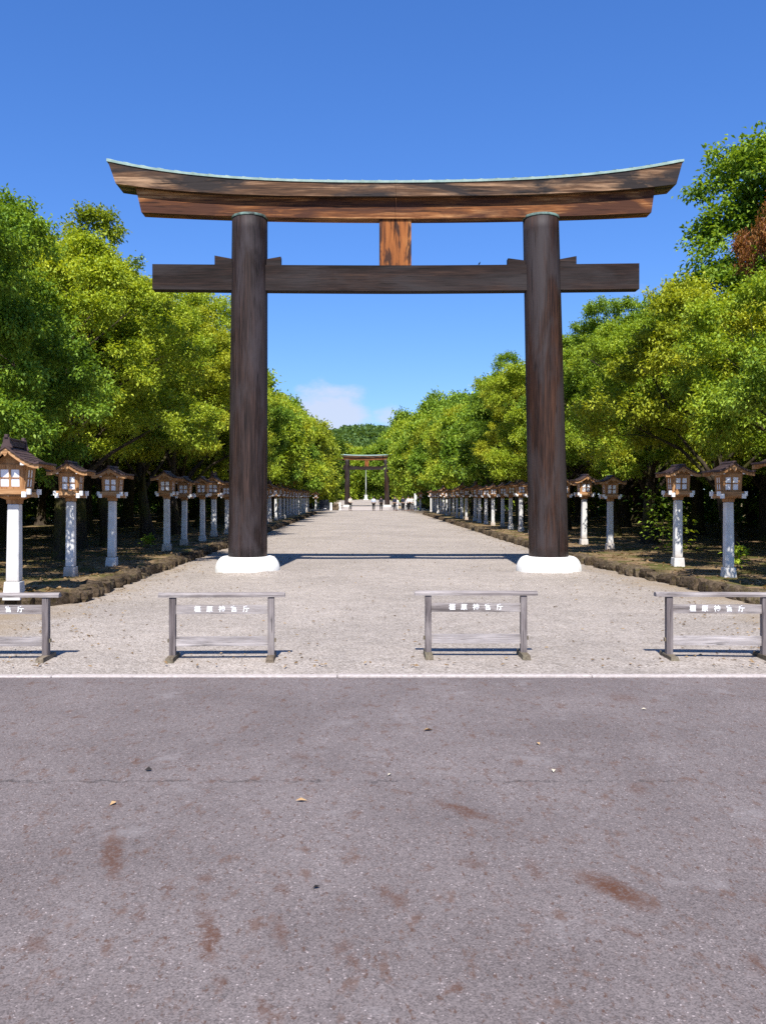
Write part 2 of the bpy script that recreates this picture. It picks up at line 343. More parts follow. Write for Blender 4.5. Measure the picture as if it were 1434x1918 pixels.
t = NT('bark', .95, .1); v = t.coord(scale=(1, 1, .22), rnd=True); v1 = t.coord(rnd=True); f = t.noise(v, 11, 6, .7, .4)
c = t.ramp(f, [(.3, (.018, .014, .010)), (.55, (.055, .042, .03)), (.75, (.11, .088, .066))])
c = t.mix(t.ramp(t.noise(v1, 1.4, 6, .6), [(.48, 0.0), (.64, .75)]), c, (.075, .075, .016)); t.color(c); t.bump(f, 1.0, .04); M['bark'] = t.m

def leaf_mat(name, a, b, c, glow=.45):
    t = NT(name, .55, .22)
    g = t.n('ShaderNodeNewGeometry'); oi = t.n('ShaderNodeObjectInfo'); v = t.coord(rnd=True)
    f = t.math('ADD', t.math('MULTIPLY', g.outputs['Random Per Island'], .34), t.math('MULTIPLY', t.noise(v, .8, 4, .65), .92))
    cc = t.ramp(f, [(.30, a), (.60, b), (.88, c)])
    h = t.n('ShaderNodeHueSaturation'); t.l(cc, h.inputs['Color'])
    t.l(t.ramp(oi.outputs['Random'], [(0, .488), (1, .508)]), h.inputs['Hue']); t.l(t.ramp(oi.outputs['Random'], [(0, 1.22), (1, .95)]), h.inputs['Value'])
    t.color(h.outputs[0])
    tr = t.n('ShaderNodeBsdfTranslucent'); t.l(t.mix(1.0, h.outputs[0], (1.35, 1.25, .45), 'MULTIPLY'), tr.inputs['Color'])
    mx = t.n('ShaderNodeMixShader'); mx.inputs[0].default_value = glow * .72
    t.l(t.b.outputs[0], mx.inputs[1]); t.l(tr.outputs[0], mx.inputs[2]); t.l(mx.outputs[0], t.out.inputs['Surface'])
    return t.m
M['leaf_fresh'] = leaf_mat('leaf_fresh', (.075, .130, .014), (.24, .34, .028), (.43, .50, .055))
M['leaf_green'] = leaf_mat('leaf_green', (.042, .092, .014), (.155, .26, .028), (.31, .42, .052))
M['leaf_gold'] = leaf_mat('leaf_gold', (.085, .122, .012), (.27, .33, .026), (.46, .49, .05))
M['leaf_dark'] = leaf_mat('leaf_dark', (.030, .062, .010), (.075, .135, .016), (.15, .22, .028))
M['leaf_red'] = leaf_mat('leaf_red', (.085, .045, .014), (.20, .08, .026), (.26, .155, .03))
M['leaf_far_haze'] = leaf_mat('leaf_far_haze', (.07, .13, .05), (.12, .20, .065), (.17, .26, .075))  # distance haze mixed into the leaf colour: bluish and paler
M['litter'] = leaf_mat('leaf_litter', (.09, .05, .02), (.20, .13, .06), (.32, .24, .13), .2)

# ================================================================== SETTING
def sheet(name, x0, x1, y0, y1, z, mat, kind='structure'):
    me = bpy.data.meshes.new(name); me.from_pydata([(x0, y0, z), (x1, y0, z), (x1, y1, z), (x0, y1, z)], [], [(0, 1, 2, 3)]); me.update()
    return tag(link(name, me, mat), kind=kind)
sheet('ground', -3000, 3000, -60, 4000, -0.012, M['soil'])
sheet('road', -60, 60, -25, 7.80, 0.0, M['asphalt'])
rng = np.random.default_rng(5)

# gravel avenue: a gently uneven sheet
nx, ny = 90, 220
xs = np.linspace(-26, 26, nx); ys = 7.9 + (150 - 7.9) * np.linspace(0, 1, ny) ** 1.8
gv = [(x, y, .006 + (0.012 * noise.noise(Vector((x * .5, y * .35, 3))) + .010 if y > 8.3 else 0)) for y in ys for x in xs]
gf = np.array([[j * nx + i, j * nx + i + 1, (j + 1) * nx + i + 1, (j + 1) * nx + i] for j in range(ny - 1) for i in range(nx - 1)])
tag(link('gravel_path', np_mesh('gravel_path', np.array(gv), gf, M['gravel'], True)), kind='structure')

# concrete edging strip between road and gravel, in cast lengths
edge = tag(empty('kerb', (0, 7.86, 0)), kind='structure')
x = -12.0; r0 = random.Random(3)
while x < 14:
    L = r0.uniform(2.2, 2.6)
    bow = -.0022 * (x - .3) ** 2 * .35
    MB().box((0, 0, -.045), (L - .003, .085, .12)).bevel(.008).build('edging_block', M['concrete'], edge, (x + L / 2, bow + r0.uniform(-.004, .004), r0.uniform(-.004, .002))); x += L

# raised banks left and right, with a rough stone edge
LK = [(-30, 12.9), (-9, 12.85), (-5.2, 12.85), (-4.55, 12.95), (-4.36, 13.3), (-4.45, 16), (-4.42, 20.5), (-4.40, 28), (-4.45, 42), (-4.47, 64), (-4.6, 84), (-5.1, 87.5), (-7, 89), (-30, 90)]
RK = [(30, 10.9), (9, 11.0), (6.6, 11.6), (6.15, 12.6), (5.92, 13.4), (5.75, 15), (5.52, 18), (5.24, 22.2), (5.28, 32), (5.42, 50), (5.6, 80), (6.0, 85), (8, 87), (30, 88)]
def edge_x(K, y):
    pts = [p for p in K if abs(p[0]) < 8]; ysr = [p[1] for p in pts]; return float(np.interp(y, ysr, [p[0] for p in pts]))
def bank_z(x, y): return .20 + .035 * noise.noise(Vector((x * .55, y * .55, 1.7))) + .02 * noise.noise(Vector((x * 1.9, y * 1.9, 4)))
def bank(name, K, side):
    ys = np.concatenate([np.linspace(K[2][1] + .12, 30, 90), np.linspace(30.4, 87, 90)])
    offs = np.concatenate([[.10, .13], np.linspace(.2, 4, 26), np.linspace(4.4, 60, 40)])
    V = []
    for y in ys:
        ex = edge_x(K, y)
        for k, o in enumerate(offs):
            x = ex + side * o
            z = bank_z(x, y)
            if k == 0 or y == ys[0] or y == ys[-1]: z = -.02
            V.append((x, y, z))
    n = len(offs); F = [[j * n + i, j * n + i + 1, (j + 1) * n + i + 1, (j + 1) * n + i] for j in range(len(ys) - 1) for i in range(n - 1)]
    F = np.array(F)
    if side < 0: F = F[:, ::-1]
    return tag(link(name, np_mesh(name, np.array(V), F, M['soil'], True)), kind='structure')
bank('planted_bank', LK, -1); bank('planted_bank', RK, 1)

def rock_mesh(seed, name='stone'):
    bm = bmesh.new(); bmesh.ops.create_cube(bm, size=1); bmesh.ops.subdivide_edges(bm, edges=bm.edges, cuts=2, use_grid_fill=True)
    for v in bm.verts:
        p = v.co * 1.0; s = p.normalized() * .62; v.co = p.lerp(s, .30) + noise.noise_vector(p * 1.6 + Vector((seed * 7.3, seed, 0))) * .17 + noise.noise_vector(p * 4.5 + Vector((seed, 3, 0))) * .07
    me = bpy.data.meshes.new(name); bm.to_mesh(me); bm.free(); return me
ROCKS = [rock_mesh(i) for i in range(7)]
for m_ in ROCKS: m_.materials.append(M['rock'])
def stone_edge(K, label):
    root = empty('stone_edging', (K[4][0], K[4][1], 0), 0, label, 'stone kerb', 'stone kerbs of the two banks')
    rr = random.Random(len(label)); pts = [Vector((*p, 0)) for p in K[1:-1]]
    far = MB(); pos = 0.0; seg = [(a, b) for a, b in zip(pts, pts[1:])]; tot = sum((b - a).length for a, b in seg)
    while pos < tot:
        L = rr.choice((.14, .18, .22, .26, .32)) * rr.uniform(.85, 1.15)
        q = pos + L / 2; pos += L * .96
        for a, b in seg:
            if q <= (b - a).length: break
            q -= (b - a).length
        d = (b - a).normalized(); p = a + d * min(q, (b - a).length); nrm = Vector((-d.y, d.x, 0))
        if p.y > 90: break
        h = rr.uniform(.14, .22); dep = rr.uniform(.22, .38); sh = rr.uniform(-.06, .06)
        mw = Matrix.Translation(Vector((p.x, p.y, h * .40)) + nrm * sh) @ Matrix.Rotation(math.atan2(d.y, d.x) + rr.uniform(-.2, .2), 4, 'Z') @ Matrix.Rotation(rr.uniform(-.15, .15), 4, 'X') @ Matrix.Diagonal((L * 1.16, dep, h * 1.2, 1))
        if p.y < 47 and abs(p.x) < 12:
            o = link('stone', rr.choice(ROCKS), None, root); o.matrix_local = Matrix.Translation(-root.location) @ mw
        else:
            tmp = bmesh.new(); tmp.from_mesh(rr.choice(ROCKS)); bmesh.ops.transform(tmp, matrix=Matrix.Translation(-root.location) @ mw, verts=tmp.verts)
            me = bpy.data.meshes.new('tmp'); tmp.to_mesh(me); tmp.free(); far.bm.from_mesh(me); bpy.data.meshes.remove(me)
    tag(far.build('distant_stones', M['rock'], root), kind='stuff')
stone_edge(LK, 'mossy rough stone kerb edging the left bank along the gravel')
stone_edge(RK, 'mossy rough stone kerb edging the right-hand bank along the gravel')

# pale paved apron and rising ground beyond the far gate
sheet('stone_pavement', -16, 18, 101.5, 141, .045, M['concrete'])
ry = [140, 146, 152, 160, 175, 240]; rz_ = [.05, .35, .62, .85, 1.0, 1.0]
V = [(x, y, z) for y, z in zip(ry, rz_) for x in (-9, 10)]
tag(link('stepped_approach', np_mesh('stepped_approach', np.array(V), np.array([[2 * i, 2 * i + 1, 2 * i + 3, 2 * i + 2] for i in range(5)]), M['gravel'])), kind='structure')

# ================================================================== TORII
TY = 18.4; TX = (745.5 - VPX) * TY / FPX
def torii():
    root = empty('torii_gate', (TX, TY, 0), 0, 'huge dark timber torii gate on white stone bases nearest the road', 'torii gate', 'torii gates over the avenue')
    o = Vector((TX, TY, 0))
    # pillars
    for side, (pb, pt, wb, wt_) in enumerate(((464, 468, 72.5, 66), (1027, 1012, 73, 66))):
        xb = (pb - VPX) * TY / FPX - TX; xt = (pt - VPX) * TY / FPX - TX
        r0, r1 = wb / 2 * TY / FPX, wt_ / 2 * TY / FPX
        rings = []
        for k in range(25):
            s = k / 24; z = .30 + (7.43 - .30) * s; cx = xb + (xt - xb) * s; r = r0 + (r1 - r0) * s ** 1.15
            rings.append([(cx + r * (1 + .006 * noise.noise(Vector((a * 3, z * .3, side * 9)))) * math.cos(a), r * (1 + .006 * noise.noise(Vector((a * 3, z * .3, side * 9)))) * math.sin(a), z) for a in [2 * math.pi * i / 56 for i in range(56)]])
        p = MB().loops(rings).build('pillar', M['pillar_r' if side else 'pillar'], root, sm=True)
        zt = 7.43
        b = MB().lathe([(r1 + .004, 0), (r1 + .014, .010), (r1 + .014, .045), (r1 + .004, .055), (r1 * .6, .065)], (xt, 0, zt - .045), 48).build('copper_band', M['band'], p, sm=False)
        # stone base: a round cushion, its foot buried a little deeper on one side
        RB = 121 / 2 * TY / FPX
        prof = [(RB * .995, -.15), (RB, .05), (RB * .995, .12), (RB * .975, .19), (RB * .935, .255), (RB * .88, .31), (RB * .82, .345), (RB * .76, .362), (RB * .70, .366), (RB * .6, .366)]
        sb = MB().lathe(prof, (xb, 0, 0), 64).build('stone_base', M['stone_white'], root, sm=True)
        for a in ((-2.3, -.98, -.80, .6, 2.0) if side == 0 else (-2.05, -.62, .5, 1.9)):     # fine joints between the base's blocks
            st = [[(xb + (r_ + .0012) * math.cos(a + q), (r_ + .0012) * math.sin(a + q), z_) for q in (-.0035, .0035)] for r_, z_ in prof[1:6]]
            MB().loops(st, cap=False, closed=False).build('joint', M['joint'], sb)
    # main lintel (shimagi) and upper lintel (kasagi), each in two lengths meeting over the strut
    def beam(name, top, bot, Yf, depth, mat, split, n=28, undercut=0.0):
        def curve(pts, s):
            xs = [p[0] for p in pts]; x = xs[0] + (xs[-1] - xs[0]) * s
            zs = np.interp(x, xs, [p[1] for p in pts]); return x, zs
        # smooth the polyline with a quartic fit
        def fit(pts):
            xs = np.array([p[0] for p in pts]); zs = np.array([p[1] for p in pts]); m = (xs[0] + xs[-1]) / 2; c = np.polyfit(xs - m, zs, 4)
            return lambda x: float(np.polyval(c, x - m))
        ft, fb = fit(top), fit(bot)
        for half in (0, 1):
            S = np.linspace(0, split, n) if half == 0 else np.linspace(split, 1, n)
            rings = []
            for s in S:
                xt_ = top[0][0] + (top[-1][0] - top[0][0]) * s; xb_ = bot[0][0] + (bot[-1][0] - bot[0][0]) * s
                g = .0025 if (half == 0 and s == S[-1]) else (-.0025 if half == 1 and s == S[0] else 0)
                a = at(xt_, ft(xt_), Yf) - o; b_ = at(xb_, fb(xb_), Yf) - o
                a.x -= g; b_.x -= g
                rings.append([(b_.x, b_.y, b_.z), (b_.x, b_.y + depth, b_.z), (a.x, a.y + depth, a.z), (a.x, a.y, a.z)])
            MB().loops(rings).build(name, mat, root)
        return ft
    ktop = [(202, 301), (277, 317), (362, 327.5), (499, 336.5), (620, 340.5), (740, 342), (860, 340.5), (934, 338), (1097, 328), (1202, 315), (1278, 302)]
    kbot = [(217, 343), (290, 353.5), (362, 359.5), (499, 365), (620, 367), (740, 367.5), (860, 367), (934, 365.5), (1097, 359), (1190, 352.5), (1266, 345)]
    stop = [(254, 350), (499, 363), (740, 365), (960, 364), (1226, 350)]
    sbot = [(265, 397.5), (350, 401.5), (499, 406.5), (740, 409), (960, 407), (1120, 402.5), (1219, 398)]
    ft = beam('upper_lintel', ktop, kbot, TY - .295, .59, M['kasagi'], .5)
    beam('lower_lintel', stop, sbot, TY - .16, .32, M['shimagi'], .4985)
    # copper roof over the upper lintel, laid in short sheets with raised seams
    N = 34
    for i in range(N):
        rings = []
        for s in np.linspace(i / N, (i + 1) / N, 5):
            s2 = s
            x = 200 + (1280 - 200) * s2
            a = at(x, ft(min(max(x, 202), 1278)) - .3, TY - .295) - o
            lift = .012 if (s == i / N) else 0
            rings.append([(a.x, -.312, a.z - .012), (a.x, -.312, a.z + .035 + lift), (a.x, -.02, a.z + .135 + lift), (a.x, .02, a.z + .135 + lift), (a.x, .312, a.z + .035 + lift), (a.x, .312, a.z - .012)])
        MB().loops(rings).build('copper_sheet', M['copper'], root)
    # tie beam (nuki) through both pillars
    l0, l1 = at(285.5, 494.5, TY - .14) - o, at(285.5, 541.5, TY - .14) - o
    r0_, r1_ = at(1196.5, 493, TY - .14) - o, at(1196.5, 541, TY - .14) - o
    m0, m1 = at(740, 497, TY - .14) - o, at(740, 545, TY - .14) - o
    rings = []
    for s in np.linspace(-1, 1, 21):
        e0, e1 = (l0, l1) if s < 0 else (r0_, r1_); w = abs(s) ** 1.5
        x = m0.x + (e0.x - m0.x) * abs(s); zt = m0.z + (e0.z - m0.z) * w; zb = m1.z + (e1.z - m1.z) * w
        rings.append([(x, -.14, zb), (x, .14, zb), (x, .14, zt), (x, -.14, zt)])
    MB().loops(rings).build('tie_beam', M['nuki'], root)
    for xa, xb_, za, zb in ((402, 437, 478.5, 485), (526, 497, 480.5, 485.5), (951, 985, 483.5, 488), (1079, 1044, 479.5, 486)):
        yb = 497.5
        A, B = at(xa, za, TY - .09) - o, at(xb_, zb, TY - .09) - o; C = at(xa, yb - 1.6, TY - .09) - o
        MB().hexa([(A.x, -.09, C.z - .02), (B.x, -.09, C.z - .02), (B.x, .09, C.z - .02), (A.x, .09, C.z - .02), (A.x, -.09, A.z), (B.x, -.09, B.z), (B.x, .09, B.z), (A.x, .09, A.z)]).build('wedge', M['nuki'], root)
    a, b = at(710.5, 409, TY - .12) - o, at(770, 498, TY - .12) - o
    MB().box(((a.x + b.x) / 2, 0, (a.z + b.z) / 2), (b.x - a.x, .24, a.z - b.z - .004)).bevel(.008).build('centre_strut', M['strut'], root)
    return root
TG = torii()
def kids(o, tree={}):
    k = o.name
    if k not in tree: tree[k] = [c for c in bpy.data.objects if c.parent == o]
    return tree[k]
def clone(o, parent=None):
    c = o.copy(); col.objects.link(c); c.parent = parent
    for ch in kids(o): clone(ch, c)
    return c
for pb, skew in ((464, .035), (1027, .012)):                 # gravel banked up against the stone bases
    cx = (pb - VPX) * TY / FPX; rg = []
    for rr_, zz in ((.64, .05), (.70, .045), (.78, .026), (.90, .008), (1.06, -.006)):
        rg.append([(cx + rr_ * math.cos(a), TY + rr_ * math.sin(a), .016 + zz * (1 + .5 * noise.noise(Vector((3 * math.cos(a), 3 * math.sin(a), pb)))) + (skew * (math.cos(a + .6)) * max(0, (1.0 - rr_)) * 2)) for a in [2 * math.pi * i / 48 for i in range(48)]])
    tag(MB().loops(rg, cap=False).build('gravel_mound', M['gravel'], sm=True), kind='structure')
far = clone(TG); far.location = (.62, 138, 0); far['label'] = 'small far torii gate at the end of the avenue, framed by trees'

# ================================================================== LANTERNS
def lantern(big):
    root = empty('wooden_lantern_on_post')
    W = dict(pl=.255, plh=.21, po=.185, pot=.165, poz=1.36, tray=.60, bw=.41, bt=.47, bz=1.575, bh=.36, rw=.465, rd=.42, rz=2.20, ez=1.93) if big else \
        dict(pl=.225, plh=.19, po=.155, pot=.142, poz=1.35, tray=.50, bw=.33, bt=.37, bz=1.53, bh=.32, rw=.35, rd=.30, rz=2.04, ez=1.865)
    MB().box((0, 0, W['plh'] / 2 - .03), (W['pl'], W['pl'], W['plh'] + .06), (W['pl'] * .86, W['pl'] * .86)).bevel(.006).build('plinth', M['post'], root)
    MB().box((0, 0, (W['plh'] + W['poz']) / 2), (W['po'], W['po'], W['poz'] - W['plh'] - .004), (W['pot'], W['pot'])).bevel(.014).build('post', M['post'], root)
    z0 = W['poz']; zt = W['bz']
    nk = MB().box((0, 0, z0 + .03), (W['pot'] * 1.08, W['pot'] * 1.08, .058), (W['pot'] * 1.15, W['pot'] * 1.15))
    nk.box((0, 0, z0 + .085), (W['pot'] * 1.15, W['pot'] * 1.15, .048), (W['bw'] * .93, W['bw'] * .93)).build('bracket', M['cedar'], root)
    # crossed tray beams with white-painted ends
    T = W['tray']; off = W['bw'] / 2 + .018; bt = .052; bh = .075
    for s in (-1, 1):
        for ax in (0, 1):
            z = zt - .035 + (0 if ax == 0 else -.042)
            d = (T, bt, bh) if ax == 0 else (bt, T, bh); c = (0, s * off, z) if ax == 0 else (s * off, 0, z)
            b = MB().box(c, d).build('tray_beam', M['cedar_x'], root)
            for e in (-1, 1):
                cc = (e * (T / 2 - .022), c[1], z) if ax == 0 else (c[0], e * (T / 2 - .022), z)
                dd = (.052, bt + .006, bh + .006) if ax == 0 else (bt + .006, .052, bh + .006)
                MB().box(cc, dd).build('end_cap', M['white_paint'], b)
    MB().box((0, 0, zt - .07), (W['bw'] + .02, W['bw'] + .02, .05)).build('tray_floor', M['cedar_x'], root)
    # box with four lattice windows, flaring a little upwards
    a, b = W['bw'] / 2, W['bt'] / 2; h = W['bh']
    core = MB().box((0, 0, zt + h / 2), (2 * a - .02, 2 * a - .02, h), (2 * b - .02, 2 * b - .02))
    zr = zt + h; gz = W['rz'] - .07                      # gable walls
    for s in (-1, 1):
        y0, y1 = s * (b - .012), s * (b - .035)
        core.hexa([(-b + .01, y0, zr), (b - .01, y0, zr), (b - .01, y1, zr), (-b + .01, y1, zr), (-.012, y0, gz), (.012, y0, gz), (.012, y1, gz), (-.012, y1, gz)])
    bx = core.build('lantern_box', M['cedar'], root)
    for k in range(4):
        rot = Matrix.Rotation(k * math.pi / 2, 4, 'Z')
        fr = MB(); ww = a * .66 if k % 2 == 0 else a * .52; z1, z2 = zt + h * .10, zt + h * .80
        def P(x, z, d):  # point on the flared face, d proud
            s = (z - zt) / h; return rot @ Vector((x, -(a - .01 + (b - a) * s) - d, z))
        def slab(mb, x0, x1, za, zb, d):
            mb.hexa([P(x0, za, d), P(x1, za, d), P(x1, za, -.008), P(x0, za, -.008), P(x0, zb, d), P(x1, zb, d), P(x1, zb, -.008), P(x0, zb, -.008)])
        for (x0, x1, za, zb) in ((-a + .008, -ww, zt, zr), (ww, a - .008, zt, zr), (-ww, ww, z2, zr), (-ww, ww, zt, z1), (-.016, .016, z1, z2), (-ww, ww, (z1 + z2) / 2 - .008, (z1 + z2) / 2 + .008)):
            slab(fr, x0, x1, za, zb, .012)
        fr.build('window_frame', M['cedar'], bx)
        zm = (z1 + z2) / 2
        for (x0, x1, za, zb) in ((-ww, -.016, z1, zm - .008), (.016, ww, z1, zm - .008), (-ww, -.016, zm + .008, z2), (.016, ww, zm + .008, z2)):
            pm = MB(); slab(pm, x0 + .003, x1 - .003, za + .003, zb - .003, .003); pm.build('pane', M['pane'], bx)
    # purlins with white ends under the eaves
    for s in (-1, 1):
        p = MB().box((s * b * .98, 0, zr + .012), (.045, W['rd'] * 2 - .06, .05)).build('purlin', M['cedar'], root)
        for e in (-1, 1): MB().box((s * b * .98, e * (W['rd'] - .045), zr + .012), (.051, .05, .056)).build('end_cap', M['white_paint'], p)
    # curved gable roof in overlapping courses
    rw, rd, rz, ez = W['rw'], W['rd'], W['rz'], W['ez']
    def prof(u): return rw * u, ez + (rz - ez) * max(0, 1 - u) ** 1.45 + .03 * u ** 4
    rf = MB(); nC = 7; th = .028
    for s in (-1, 1):
        for c in range(nC):
            u0, u1 = c / nC, (c + 1) / nC + .02
            (x0, z0_), (x1, z1_) = prof(u0), prof(min(u1, 1.02)); lift = .010
            for j in range(1):
                yl = rd + (.012 * (u1) if True else 0)
                rf.hexa([(s * x0, -yl, z0_ - th), (s * x1, -yl, z1_ - th + lift), (s * x1, yl, z1_ - th + lift), (s * x0, yl, z0_ - th), (s * x0, -yl, z0_), (s * x1, -yl, z1_ + lift), (s * x1, yl, z1_ + lift), (s * x0, yl, z0_)])
    roof = rf.build('roof', M['roof'], root)
    for e in (-1, 1):                                     # bargeboards follow the curve
        rb = MB()
        for s in (-1, 1):
            for c in range(6):
                (x0, z0_), (x1, z1_) = prof(c / 6), prof((c + 1) / 6)
                y0, y1 = e * (rd - .015), e * (rd - .045); d = .06
                rb.hexa([(s * x0, y0, z0_ - th - d), (s * x1, y0, z1_ - th - d), (s * x1, y1, z1_ - th - d), (s * x0, y1, z0_ - th - d), (s * x0, y0, z0_ - th - .001), (s * x1, y0, z1_ - th - .001), (s * x1, y1, z1_ - th - .001), (s * x0, y1, z0_ - th - .001)])
        rb.build('bargeboard', M['cedar_x'], roof)
    # rafter tails along the eaves
    rt = MB()
    for s in (-1, 1):
        for k in range(7 if big else 5):
            y = -rd * .85 + 1.7 * rd * k / (6 if big else 4); (x0, z0_), (x1, z1_) = prof(.66), prof(.97)
            rt.hexa([(s * x0, y - .011, z0_ - .065), (s * x1, y - .011, z1_ - .055), (s * x1, y + .011, z1_ - .055), (s * x0, y + .011, z0_ - .065), (s * x0, y - .011, z0_ - .03), (s * x1, y - .011, z1_ - .021), (s * x1, y + .011, z1_ - .021), (s * x0, y + .011, z0_ - .03)])
    tag(rt.build('rafter_tails', M['cedar'], roof), kind='stuff')
    for e in (-1, 1):                                     # pendant under the gable peak
        y = e * (rd - .008); gx = .04; zc = rz - .115
        pts = [(-gx, zc + .022), (-gx * .55, zc + .034), (gx * .55, zc + .034), (gx, zc + .022), (gx * .8, zc - .005), (0, zc - .045), (-gx * .8, zc - .005)]
        pe = MB().loops([[(x, y, z) for x, z in pts], [(x, y + e * .02, z) for x, z in pts]]).build('gable_pendant', M['cedar_x'], roof)
    if big:
        rg = MB().box((0, 0, rz + .045), (.075, rd * 1.66, .09)).box((0, 0, rz + .10), (.10, rd * 1.72, .024))
        for e in (-1, 1):
            rg.box((0, e * rd * .83, rz + .055), (.12, .05, .14), (.085, .05)).box((0, e * rd * .845, rz + .138), (.05, .07, .05)).box((0, e * rd * .83, rz + .0), (.17, .046, .06), (.12, .046))
        rg.bevel(.004).build('ridge_cap', M['roof'], roof)
    else:
        MB().box((0, 0, rz + .012), (.07, rd * 2 + .03, .032), (.045, rd * 2 + .03)).build('ridge_cap', M['roof'], roof)
    return root
ORD = ['first', 'second', 'third', 'fourth', 'fifth', 'sixth', 'seventh', 'eighth', 'ninth', 'tenth', 'eleventh', 'twelfth', 'thirteenth', 'fourteenth', 'fifteenth', 'sixteenth', 'seventeenth', 'eighteenth', 'nineteenth', 'twentieth',
       'twenty-first', 'twenty-second', 'twenty-third', 'twenty-fourth', 'twenty-fifth', 'twenty-sixth', 'twenty-seventh', 'twenty-eighth', 'twenty-ninth', 'thirtieth', 'thirty-first', 'thirty-second', 'thirty-third', 'thirty-fourth']
SMALL, BIG = lantern(False), lantern(True); used = {}
def place_lantern(big, x, y, label, z, sc=1.0, rz=0.0):
    p = BIG if big else SMALL
    if p.name in used: o = clone(p)
    else: o = p; used[p.name] = 1; kids(p); [kids(c) for c in kids(p)]
    o.location = (x, y, z); o.rotation_euler = (rl.uniform(-.012, .012), rl.uniform(-.012, .012), rz); o.scale = (sc, sc, sc * rl.uniform(.985, 1.015))
    tag(o, label, 'lantern', 'lanterns lining the avenue'); return o
# prototypes must be cloned before being moved, so place the copies first and the prototypes last
rl = random.Random(8)
left = [(-5.05, 12.76, 1), (-5.14, 15.5, 0), (-5.10, 17.9, 0), (-5.03, 22.6, 0), (-5.20, 25.6, 0), (-5.10, 28.0, 0), (-5.30, 31.3, 1), (-5.2, 33.7, 0), (-5.15, 36.3, 0), (-5.2, 38.9, 0), (-5.15, 41.4, 0), (-5.2, 44, 0), (-5.1, 46.5, 0), (-5.25, 49.6, 1), (-5.2, 52.6, 0), (-5.2, 55.2, 1)]
left += [(-5.2, 58 + 2.55 * i, 0) for i in range(10)] + [(-5.25, 83.9, 1)]
right = [(6.45, 13.2, 1), (6.42, 15.5, 0), (6.38, 17.9, 0), (6.60, 23.6, 0), (6.5, 26.0, 0), (6.45, 28.5, 0), (6.45, 31.4, 1), (6.4, 33.6, 0), (6.4, 35.8, 0), (6.38, 38.2, 0), (6.45, 40.8, 0), (6.35, 43.2, 0), (6.35, 45.6, 0), (6.35, 48.2, 0), (6.45, 50.8, 1), (6.4, 54.7, 0), (6.4, 57.4, 1), (6.4, 60.2, 0)]
right += [(6.4, 62.6 + 2.6 * i, 1 if i == 3 else 0) for i in range(9)]
for nm, rows in (('left', left), ('right', right)):
    for i, (x, y, b) in enumerate(rows):
        desc = 'large ornate-ridged lantern on white post' if b else 'small roofed lantern on white post'
        place_lantern(b, x, y, f'{desc}, {ORD[i]} from the front in the {nm} row', bank_z(x, y) - .02, rl.uniform(.98, 1.02), rl.uniform(-.05, .05))
place_lantern(1, -5.35, 99.5, 'large white-posted lantern alone at the far end left of the plaza', 0.01, 1.0)
place_lantern(1, 6.42, 99.5, 'large white-posted lantern alone at the far end right of the plaza', 0.01, 1.0)

# ================================================================== BARRIERS
def text_mesh(ch, size):
    cu = bpy.data.curves.new('glyph', 'FONT'); cu.body = ch; cu.size = size; cu.align_x = 'CENTER'; cu.align_y = 'CENTER'; cu.offset = size * .02; cu.extrude = .0008
    ob = bpy.data.objects.new('glyph', cu); col.objects.link(ob)
    dg = bpy.context.evaluated_depsgraph_get(); me = bpy.data.meshes.new_from_object(ob.evaluated_get(dg))
    bpy.data.objects.remove(ob); return me
GLYPH = [text_mesh(c, .064) for c in '橿原神宮庁']
def barrier(cx, cy, rz, span, pale, label, tx=0.0):
    b = empty('wooden_barrier', (cx, cy, .012), rz, label, 'barrier', 'wooden barriers along the road edge')
    g = M['grey_wood']; gz = M['grey_wood_z']
    H = .655; hs = span / 2
    # rail: rounded plank with the ends running past the posts
    L = span + .27; prof = [(-.045, -.012), (.045, -.012), (.045, .012), (.03, .026), (0, .032), (-.03, .026), (-.045, .012)]
    MB().loops([[(x, p, H - .03 + q) for p, q in prof] for x in np.linspace(-L / 2, L / 2, 5)]).build('top_rail', g, b)
    for s in (-1, 1):
        po = MB().box((s * hs, 0, .325), (.062, .07, .57)).bevel(.004).build('post', gz, b)
        MB().box((s * (hs + .038), 0, .19), (.02, .03, .035)).build('tenon_peg', M['foot_wood'], po)
        MB().hexa([(s * hs - .04, -.20, 0), (s * hs + .04, -.20, 0), (s * hs + .04, .20, 0), (s * hs - .04, .20, 0), (s * hs - .036, -.185, .05), (s * hs + .036, -.185, .05), (s * hs + .036, .185, .05), (s * hs - .036, .185, .05)]).bevel(.004).build('foot', M['foot_wood'], b)
    up = MB().box((0, 0, .492), (span - .064, .028, .088)).build('name_board', g, b)
    for k, me in enumerate(GLYPH):
        o = link('lettering', me, M['letter'], up, (tx + (k - 2) * .118, -.0155, .493)); o.rotation_euler = (R(90), 0, 0)
    MB().box((0, .004, .180), (span - .064, .026, .092)).build('lower_board', M['pale_board'], b)
    return b
barrier((-4 - VPX) * 8.6 / FPX, 8.58, .02, .955, 0, 'grey wooden barrier cut off by the left edge of the picture', .0)
barrier((416 - VPX) * 8.6 / FPX, 8.60, .035, .955, 0, 'grey wooden barrier with white characters before the left gate pillar', .0)
barrier((891.5 - VPX) * 8.72 / FPX, 8.76, -.01, .945, 0, 'grey wooden barrier with white characters before the right gate pillar', .0)
barrier((1341 - VPX) * 8.64 / FPX, 8.64, -.03, .925, 0, 'grey wooden barrier with white characters at the right edge', .0)

